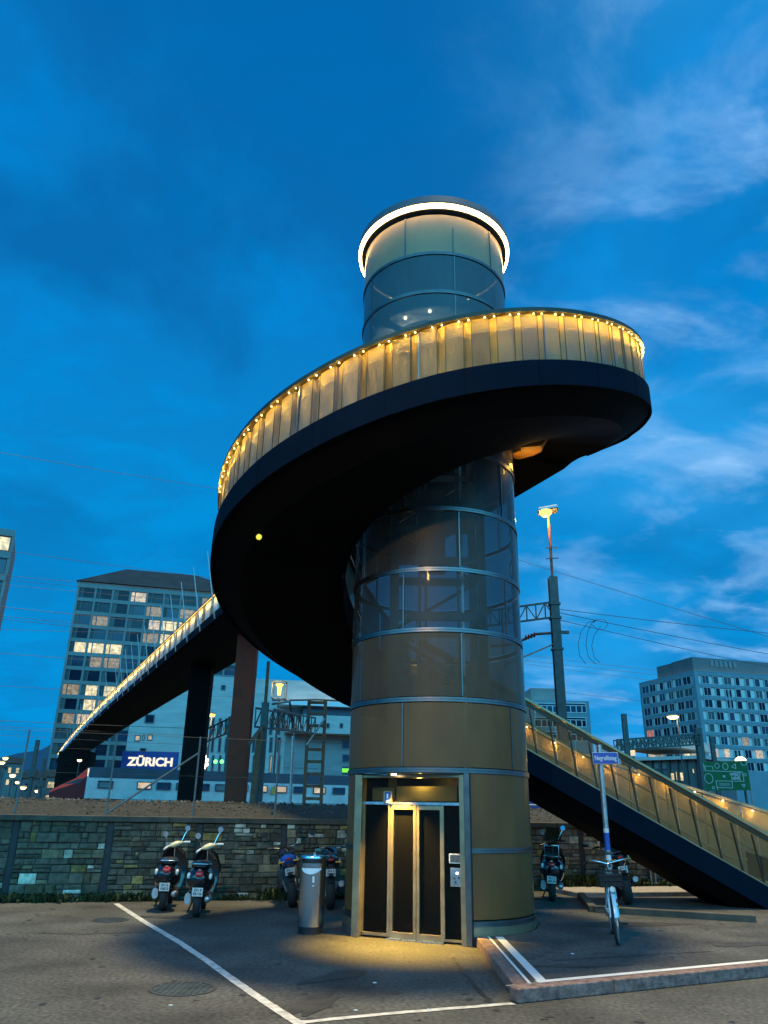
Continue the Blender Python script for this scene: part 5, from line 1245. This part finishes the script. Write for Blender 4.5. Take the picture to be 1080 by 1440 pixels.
# cage floodlight
fl_ = at_d(393, 968, 60); ft = thing('floodlight', 'glowing lamp in a square cage above the gantry', 'lamp', V(fl_.x, fl_.y, 2))
MB().tube([V(fl_.x, fl_.y, 2), V(fl_.x, fl_.y, fl_.z-.7)], .08, 8).build('pole', M['mast'], ft, 40)
mb = MB()
for x in (-.5, .5):
    for y in (-.5, .5): mb.bar(V(fl_.x+x, fl_.y+y, fl_.z-.8), V(fl_.x+x, fl_.y+y, fl_.z+.45), .06, .06)
for z in (-.8, .45):
    for p_, q_ in (((-.5, -.5), (.5, -.5)), ((.5, -.5), (.5, .5)), ((.5, .5), (-.5, .5)), ((-.5, .5), (-.5, -.5))): mb.bar(V(fl_.x+p_[0], fl_.y+p_[1], fl_.z+z), V(fl_.x+q_[0], fl_.y+q_[1], fl_.z+z), .06, .06)
mb.build('cage', M['mast'], ft); MB().lathe([(0, -.5), (.12, -.5), (.16, .1), (.3, .3), (0, .4)], fl_, 12).build('lamp_glass', M['sodium'], ft, 40)
lamp('flood', 'POINT', fl_-V(.3, 1.2, 0), 260, (1, .62, .16), ft, .2)
def street_lamp(x, y, d, label, r=.22, mat=None, zb=1.8, globe=False, glow=0, arm=0.):
    c = at_d(x, y, d); t = thing('street_lamp', label, 'street lamp', V(c.x, c.y, zb), 'lamps along the railway')
    MB().tube([V(c.x+arm, c.y, zb), V(c.x+arm, c.y, c.z-.1)] + ([V(c.x, c.y, c.z+.05)] if arm else []), .06, 8).build('pole', M['mast'], t, 40)
    if globe: MB().ball(c, r, 14, 8).build('globe', mat or M['farlamp'], t, 60)
    else:
        MB().lathe([(0, .12), (r*.8, .1), (r*1.3, .0), (r*1.2, -.04), (0, -.04)], c, 14).build('lamp_head', M['mast'], t, 40); MB().lathe([(0, -.26), (r*.6, -.24), (r, -.1), (r, -.045)], c, 14).build('lamp_glass', mat or M['farlamp'], t, 60)
    if glow: lamp('glow', 'POINT', c-V(0, .5, .5), glow, (1, .65, .25), t, .2)
street_lamp(298, 1004, 70, 'orange street lamp in front of the concrete building between the piers', .3, M['sodium'], glow=200)
street_lamp(946, 1007, 75, 'street lamp with bright flat head before the pale corner block', .5, glow=160, arm=.35)
street_lamp(1042, 1072, 42, 'round amber globe lamp over the green hoarding', .27, M['farlamp'], globe=True)
for i, (x, y, d, w_) in enumerate(((8, 1065, 90, 'topmost of the left edge cluster'), (3, 1071, 85, 'just below the topmost at the left edge'), (18, 1089, 80, 'in the middle of the left cluster'), (25, 1099, 100, 'above the lowest of the left cluster'), (33, 1106, 80, 'lowest and nearest in the left cluster'), (53, 1111, 90, 'low beside the train nose'), (112, 1068, 100, 'seen under the far end of the bridge'))):
    street_lamp(x, y, d, 'small distant yellow lamp, '+w_, .26, glow=0)
# small colour light signals between the piers
sg = at_d(290, 1070, 60); st = thing('railway_signal', 'railway signal showing white dots and two green lights between the piers', 'signal', V(sg.x, sg.y, 2))
MB().bar(V(sg.x-.1, sg.y+.15, 2), V(sg.x-.1, sg.y+.15, sg.z+1), .14, .14).build('post', M['mast'], st)
for x, y in ((288, 1064), (291, 1069), (290.5, 1075), (287, 1079)): MB().ball(at_d(x, y, 60), .14, 10, 6).build('white_light', M['signalwhite'], st, 60)
for x, y in ((303, 1071), (312, 1071)): MB().ball(at_d(x, y, 60), .14, 10, 6).build('green_light', M['signalgreen'], st, 60)
p_, q_ = at_d(284, 1046, 58), at_d(322, 1030, 52); mb = MB(); lattice(mb, p_, q_, .9, 7, .09); mb.build('cantilever', M['mast'], st)
MB().bar(V(q_.x, q_.y, 2), V(q_.x, q_.y, q_.z+1), .2, .2).build('post', M['mast'], st)
# slim poles
for x, y0, y1, d, w_, lb in ((40, 1040, 1100, 70, .28, 'dark catenary pole in front of the hill, left of its twin'), (54, 1066, 1105, 80, .26, 'shorter dark pole between the hill pole and the office block'), (879, 1004, 1056, 60, .34, 'dark slender pole rising above the stair handrail'), (1047, 1075, 1112, 45, .0, '')):
    if not lb: continue
    a, b = at_d(x, y0, d), at_d(x+3, y1, d); mb = MB(); mb.bar(V(b.x, b.y, 1.8), V(b.x, b.y, a.z), w_, w_); t_ = thing('catenary_pole', lb, 'pole', V(b.x, b.y, 1.8), 'slender poles along the tracks'); mb.build('shaft', M['mast'], t_)
    MB().box(V(b.x, b.y, a.z*.62), (w_*2.4, w_*2, w_*2)).build('clamp', M['mast'], t_)
p_, q_ = at_d(868, 1055, 62), at_d(986, 1046, 66); gx = thing('signal_gantry', 'long horizontal lattice gantry in front of the pale corner block', 'gantry', V(q_.x, q_.y, 2))
mb = MB()
for o_ in (0, .7): lattice(mb, p_+V(0, o_, 0), q_+V(0, o_, 0), .75, 22, .09)
mb.build('box_truss', M['mast'], gx); MB().bar(V(q_.x, q_.y+.35, 1.8), V(q_.x, q_.y+.35, q_.z+1.2), .5, .5).build('post', M['mast'], gx); MB().bar(V(q_.x+1.0, q_.y+.35, 1.8), V(q_.x+1.0, q_.y+.35, q_.z+.6), .3, .3).build('post', M['mast'], gx)

# green hoarding
c_ = [at_d(988, 1072, 42), at_d(1050, 1074, 41)]; FG = Face(c_[0], c_[1]); zg1 = at_d(1018, 1071.5, 42).z; zg0 = at_d(1020, 1112, 42).z; Wg = FG.L; Hg = zg1-zg0
gb = thing('hoarding', 'green advertising hoarding with white line drawings and lettering', 'hoarding', FG.o)
mb = MB(); FG.box(mb, 0, Wg, zg0, zg1, -.06, 0); mb.build('board', M['signgreen'], gb)
for u in (.12, Wg-.06): mb = MB(); FG.box(mb, u-.04, u+.04, KZ, zg0, -.12, -.07) if 0 else FG.box(mb, u-.04, u+.04, 1.6, zg1, -.14, -.065); mb.build('post', M['galv'], gb)
def gp(u, v): return FG.p(u*Wg, zg0+v*Hg, .012)
def line(mb, pts, closed=False, w=.022):
    P_ = [gp(u, v) for u, v in pts]; 
    for a, b in zip(P_, P_[1:]+([P_[0]] if closed else [])): mb.bar(a, b, .012, w, FG.n.cross((b-a).normalized()))
def ring(mb, u, v, r, asp=1., n=18): line(mb, [(u+r*math.cos(2*PI*k/n)*Hg/Wg*asp, v+r*math.sin(2*PI*k/n)) for k in range(n)], True)
mb = MB(); ring(mb, .33, .85, .085); ring(mb, .52, .82, .11, .9); ring(mb, .1, .42, .17, .95); ring(mb, .18, .1, .04); ring(mb, .93, .52, .045); ring(mb, 1.0-.06, .93, .1)
line(mb, [(.66, .8), (.75, .9), (.75, .73)], True); line(mb, [(.05, .85), (.22, .84), (.23, .7)], False); line(mb, [(.05, .9), (.04, .69), (.88, .62), (.89, .3), (.26, .33)]); line(mb, [(.26, .34), (.27, .02)]); line(mb, [(.27, .1), (.62, .08), (.62, .3)]); line(mb, [(.83, .2), (.9, .2), (.87, .1)], True)
line(mb, [(-.0+.02, .95), (.0+.01, .85), (.03, .8), (.01, .72)])
for k in range(6): a = PI*k/6; line(mb, [(.46+.035*math.cos(a), .48+.05*math.sin(a)), (.46-.035*math.cos(a), .48-.05*math.sin(a))], False, .012)
for v in (.24, .2, .16): line(mb, [(.32, v), (.57, v-.005)], False, .012)
mb.build('line_drawing', M['white'], gb)
text('lettering', 'WEST', Hg*.16, gp(.72, .535), FG.u, FG.n, M['white'], gb, .002, .006); text('lettering', 'HIVE', Hg*.16, gp(.72, .4), FG.u, FG.n, M['white'], gb, .002, .006)

# blue container panel and pale slab seen between tower and stair
pa = at_d(748, 1116, 30); pb_ = at_d(784, 1127, 30); mb = MB(); cc = (pa+pb_)/2; mb.box(V(cc.x-.2, cc.y, 2.55), (2.3, .5, 1.25)); bx = thing('relay_cabinet', 'dark blue relay cabinet on the bank right of the tower', 'cabinet', V(cc.x, cc.y, 2)); mb.build('body', M['signblue'], bx, bevel=.02); MB().box(V(cc.x-.2, cc.y-.26, 2.5), (2.2, .02, .03)).build('trim', M['galv'], bx)
# ------------------------------------------------------------------ overhead wires
wires = [((-60, 626), (330, 691), 34, 46, .011, 'highest wire crossing the sky left of the stair loop'), ((-40, 768), (330, 816), 45, 60, .013, 'wire passing just above the roof of the tall office block'),
 ((-30, 806), (330, 836), 60, 60, .014, 'upper of three close wires meeting the office roof edge'), ((-30, 812), (330, 843), 60, 60, .012, 'middle of three close wires meeting the office roof edge'), ((-30, 819), (330, 850), 60, 62, .012, 'lowest of three close wires meeting the office roof edge'),
 ((-30, 850), (330, 885), 55, 60, .016, 'wire crossing the office block just under its fourth floor from the top'), ((-30, 863), (330, 897), 55, 60, .014, 'upper of a pair of wires above mid height of the office block'), ((-30, 867), (330, 903), 55, 60, .014, 'lower of a pair of wires above mid height of the office block'), ((-30, 884), (330, 893), 62, 62, .012, 'flattest wire left of the office block middle'),
 ((-30, 916), (330, 942), 60, 62, .014, 'wire left of the office block at two thirds height'), ((-30, 963), (330, 980), 70, 70, .013, 'faint wire halfway down to the rail yard at the left'), ((-30, 1012), (330, 1026), 55, 55, .015, 'low dark wire just above the hill'), ((-30, 1020), (330, 1036), 70, 70, .013, 'low wire under the darkest one by the hill'), ((-30, 1032), (330, 1050), 70, 70, .013, 'low wire crossing the hill top'), ((-30, 1047), (330, 1060), 72, 72, .012, 'lowest wire crossing the hill'),
 ((700, 778), (1110, 904), 38, 40, .013, 'long wire sloping down to the right behind the lamp mast'), ((788, 857), (1110, 893), 27, 40, .012, 'wire leaving the mast just under its lattice arm'), ((788, 862), (1110, 925), 27, 40, .012, 'steeper wire leaving the mast under the lattice arm'), ((788, 872), (1110, 944), 27, 42, .011, 'lowest wire leaving the mast towards the corner block'),
 ((700, 916), (925, 943), 60, 60, .013, 'upper wire of the trio crossing behind the mast foot'), ((700, 924), (925, 949), 60, 60, .013, 'middle wire of the trio crossing behind the mast foot'), ((700, 928), (925, 958), 60, 60, .012, 'lowest wire of the trio crossing behind the mast foot'), ((700, 962), (905, 986), 62, 62, .012, 'single wire passing over the teal office building')]
for (x0, y0), (x1, y1), d0, d1, r_, lb in wires:
    a, b = at_d(x0, y0, d0), at_d(x1, y1, d1); L_ = (b-a).length
    tag(MB().tube([a.lerp(b, k/10)-V(0, 0, .0009*L_*4*(k/10)*(1-k/10)*3) for k in range(11)], r_, 5).build('overhead_wire', M['wire']), lb, 'wire', 'overhead wires')
cl_ = thing('cable_loop', 'hanging loops of cable below the wires right of the lamp mast', 'cable', at_d(825, 900, 34))
def arc_px(pts, nm): MB().tube([at_d(x, y, 34) for x, y in pts], .012, 5).build(nm, M['wire'], cl_, 60)
arc_px([(838, 872), (826, 876), (817, 888), (813, 905), (815, 922), (824, 934)], 'loop'); arc_px([(840, 871), (832, 876), (826, 890), (824, 908), (828, 925), (838, 934)], 'loop'); arc_px([(832, 878), (840, 885), (850, 885), (855, 878), (850, 871), (840, 871), (834, 876)], 'coil'); arc_px([(845, 880), (836, 892), (832, 908), (836, 925), (844, 932)], 'loop')
SUN_E = 4.6; ASSUMED_LAMP_E = 3600

# ------------------------------------------------------------------ sky, sun and exposure
w = bpy.data.worlds.new('World'); sc.world = w; w.use_nodes = True
nt = w.node_tree; N = nt.nodes; L = nt.links; bg = N['Background']
tc = N.new('ShaderNodeTexCoord'); sep = N.new('ShaderNodeSeparateXYZ'); L.new(tc.outputs['Generated'], sep.inputs[0])
def ramp(inp, pts):
    r = N.new('ShaderNodeValToRGB'); e = r.color_ramp.elements
    r.color_ramp.interpolation = 'EASE'
    e[0].position, e[0].color = pts[0][0], (*pts[0][1], 1); e[1].position, e[1].color = pts[1][0], (*pts[1][1], 1)
    for p, c in pts[2:]: q = e.new(p); q.color = (*c, 1)
    L.new(inp, r.inputs[0]); return r.outputs[0]
def math_(op, a, b=None, c=None):
    n = N.new('ShaderNodeMath'); n.operation = op
    for i, x in enumerate((a, b, c)):
        if x is None: continue
        if isinstance(x, (int, float)): n.inputs[i].default_value = x
        else: L.new(x, n.inputs[i])
    return n.outputs[0]
def mixc(f, a, b, mode='MIX'):
    n = N.new('ShaderNodeMix'); n.data_type = 'RGBA'; n.blend_type = mode
    for i, x in ((0, f), (6, a), (7, b)):
        if isinstance(x, (int, float)): n.inputs[i].default_value = x
        elif isinstance(x, tuple): n.inputs[i].default_value = (*x, 1)
        else: L.new(x, n.inputs[i])
    return n.outputs[2]
base = ramp(sep.outputs[2], [(0.0, (.0, .265, .67)), (.12, (.001, .30, .74)), (.35, (.001, .275, .70)), (.6, (.001, .24, .67)), (.85, (.0, .21, .63)), (1, (.0, .2, .6))])
# cloud layer: direction projected on a flat sheet
zz = math_('ADD', math_('MAXIMUM', sep.outputs[2], 0.0), .22)
cx = math_('DIVIDE', sep.outputs[0], zz); cy = math_('DIVIDE', sep.outputs[1], zz)
cmb = N.new('ShaderNodeCombineXYZ'); L.new(cx, cmb.inputs[0]); L.new(cy, cmb.inputs[1])
def noise(scale, detail, rough, off, st=(1, 1, 1), rot=0., dist=0.):
    mp = N.new('ShaderNodeMapping'); mp.inputs['Location'].default_value = off; mp.inputs['Scale'].default_value = st; mp.inputs['Rotation'].default_value = (0, 0, rot)
    L.new(cmb.outputs[0], mp.inputs[0]); n = N.new('ShaderNodeTexNoise'); n.inputs['Scale'].default_value = scale; n.inputs['Detail'].default_value = detail
    n.inputs['Roughness'].default_value = rough; n.inputs['Distortion'].default_value = dist; L.new(mp.outputs[0], n.inputs['Vector']); return n.outputs['Fac']
dark = ramp(noise(1.7, 7, .55, (1.2, 4.1, 0), (1, .8, 1), .5, .4), [(.38, (0, 0, 0)), (.56, (1, 1, 1))])
c1 = mixc(dark, (.001, .105, .34), base)
c1 = mixc(mixc(1., ramp(sep.outputs[2], [(.2, (.12, .12, .12)), (.48, (.62, .62, .62))]), (1., 1., 1.), 'MULTIPLY'), base, c1)
mott = ramp(noise(4.6, 8, .6, (3.3, .9, 2.), (1, 1.2, 1), .4, .5), [(.36, (0, 0, 0)), (.6, (1, 1, 1))])
c1 = mixc(mixc(1., mott, (.26, .26, .26), 'MULTIPLY'), c1, (.008, .12, .36))
right = ramp(sep.outputs[0], [(.0, (0, 0, 0)), (.42, (1, 1, 1))])
cl = ramp(noise(2.9, 9, .56, (1.2, 4.1, .7), (1, 1.35, 1), -.55, .35), [(.44, (0, 0, 0)), (.64, (1, 1, 1))])
cl2 = ramp(noise(5.5, 8, .6, (5.2, .4, 0), (1, 1.5, 1), -.5, .4), [(.48, (0, 0, 0)), (.75, (1, 1, 1))])
soft = ramp(noise(1.1, 5, .5, (1.9, 4.2, 0), (1, 1.3, 1), -.4), [(.34, (0, 0, 0)), (.62, (1, 1, 1))])
cm = mixc(1., right, mixc(1., cl, mixc(.55, (1., 1., 1.), cl2), 'MULTIPLY'), 'MULTIPLY')
sm = mixc(1., right, soft, 'MULTIPLY')
c2 = mixc(mixc(1., sm, (.6, .6, .6), 'MULTIPLY'), c1, (.03, .41, .93))
c3 = mixc(mixc(1., cm, (1., 1., 1.), 'MULTIPLY'), c2, (.30, .60, 1.0))
# afterglow behind the viewer
fr = math_('MULTIPLY', sep.outputs[1], -1.)
gl = math_('MULTIPLY', ramp(fr, [(.0, (0, 0, 0)), (.75, (1, 1, 1))]), ramp(sep.outputs[2], [(.12, (0, 0, 0)), (.25, (1, 1, 1)), (.42, (1, 1, 1)), (.75, (0, 0, 0))]))
glow = mixc(gl, (0., 0., 0.), (.30, 1.95, 3.0))
sky = N.new('ShaderNodeTexSky'); sky.sky_type = 'NISHITA'; sky.sun_disc = False; sky.sun_elevation = rad(1.5); sky.sun_rotation = rad(180)
tw = mixc(1., sky.outputs[0], (.05, .05, .05), 'MULTIPLY')
tot = mixc(1., c3, glow, 'ADD')
low = ramp(sep.outputs[2], [(.47, (0, 0, 0)), (.5, (1, 1, 1))])
L.new(tot, bg.inputs[0]); bg.inputs[1].default_value = 1.0
sun = bpy.data.lights.new('sun', 'SUN'); sun.energy = SUN_E; sun.angle = rad(6); sun.color = (1, .79, .40)
so = bpy.data.objects.new('sun', sun); COL.objects.link(so)
el, az = rad(83.5), rad(50)                 # where the light comes from
so.rotation_euler = V(-math.sin(az)*math.cos(el), -math.cos(az)*math.cos(el), -math.sin(el)).to_track_quat('-Z', 'Y').to_euler()
# assumed street lamp, unseen behind the viewer, added to warm the tower front
assumed_lamp = thing('street_lamp', 'assumed sodium street lamp, unseen behind the viewer, added to light the tower front', 'street lamp', (-3.2, -2.5, 0))
MB().tube([(-3.2, -2.5, 0), (-3.2, -2.5, 9.6), (-3.0, -1.6, 9.9)], [.09, .06, .04], 10).build('pole', M['galv'], assumed_lamp, 40)
MB().box((-2.9, -1.2, 9.9), (.3, .8, .14)).build('lamp_head', M['galv'], assumed_lamp, bevel=.03)
MB().box((-2.9, -1.2, 9.82), (.22, .6, .02)).build('lamp_glass', M['sodium'], assumed_lamp)
lamp('assumed_lamp_light', 'SPOT', (-2.9, -1.2, 9.75), ASSUMED_LAMP_E, (1, .52, .14), assumed_lamp, .25, rad(52), (1.2, 12.3, 2.2), .6)
sc.view_settings.view_transform = 'Standard'; sc.view_settings.look = 'None'; sc.view_settings.exposure = 0; sc.view_settings.gamma = 1
sc.view_settings.use_curve_mapping = False
sc.cycles.use_denoising = True
sc.cycles.max_bounces = 8; sc.cycles.transparent_max_bounces = 24; sc.cycles.diffuse_bounces = 2; sc.cycles.glossy_bounces = 3
sc.cycles.sample_clamp_indirect = 4; sc.cycles.caustics_reflective = False; sc.cycles.caustics_refractive = False
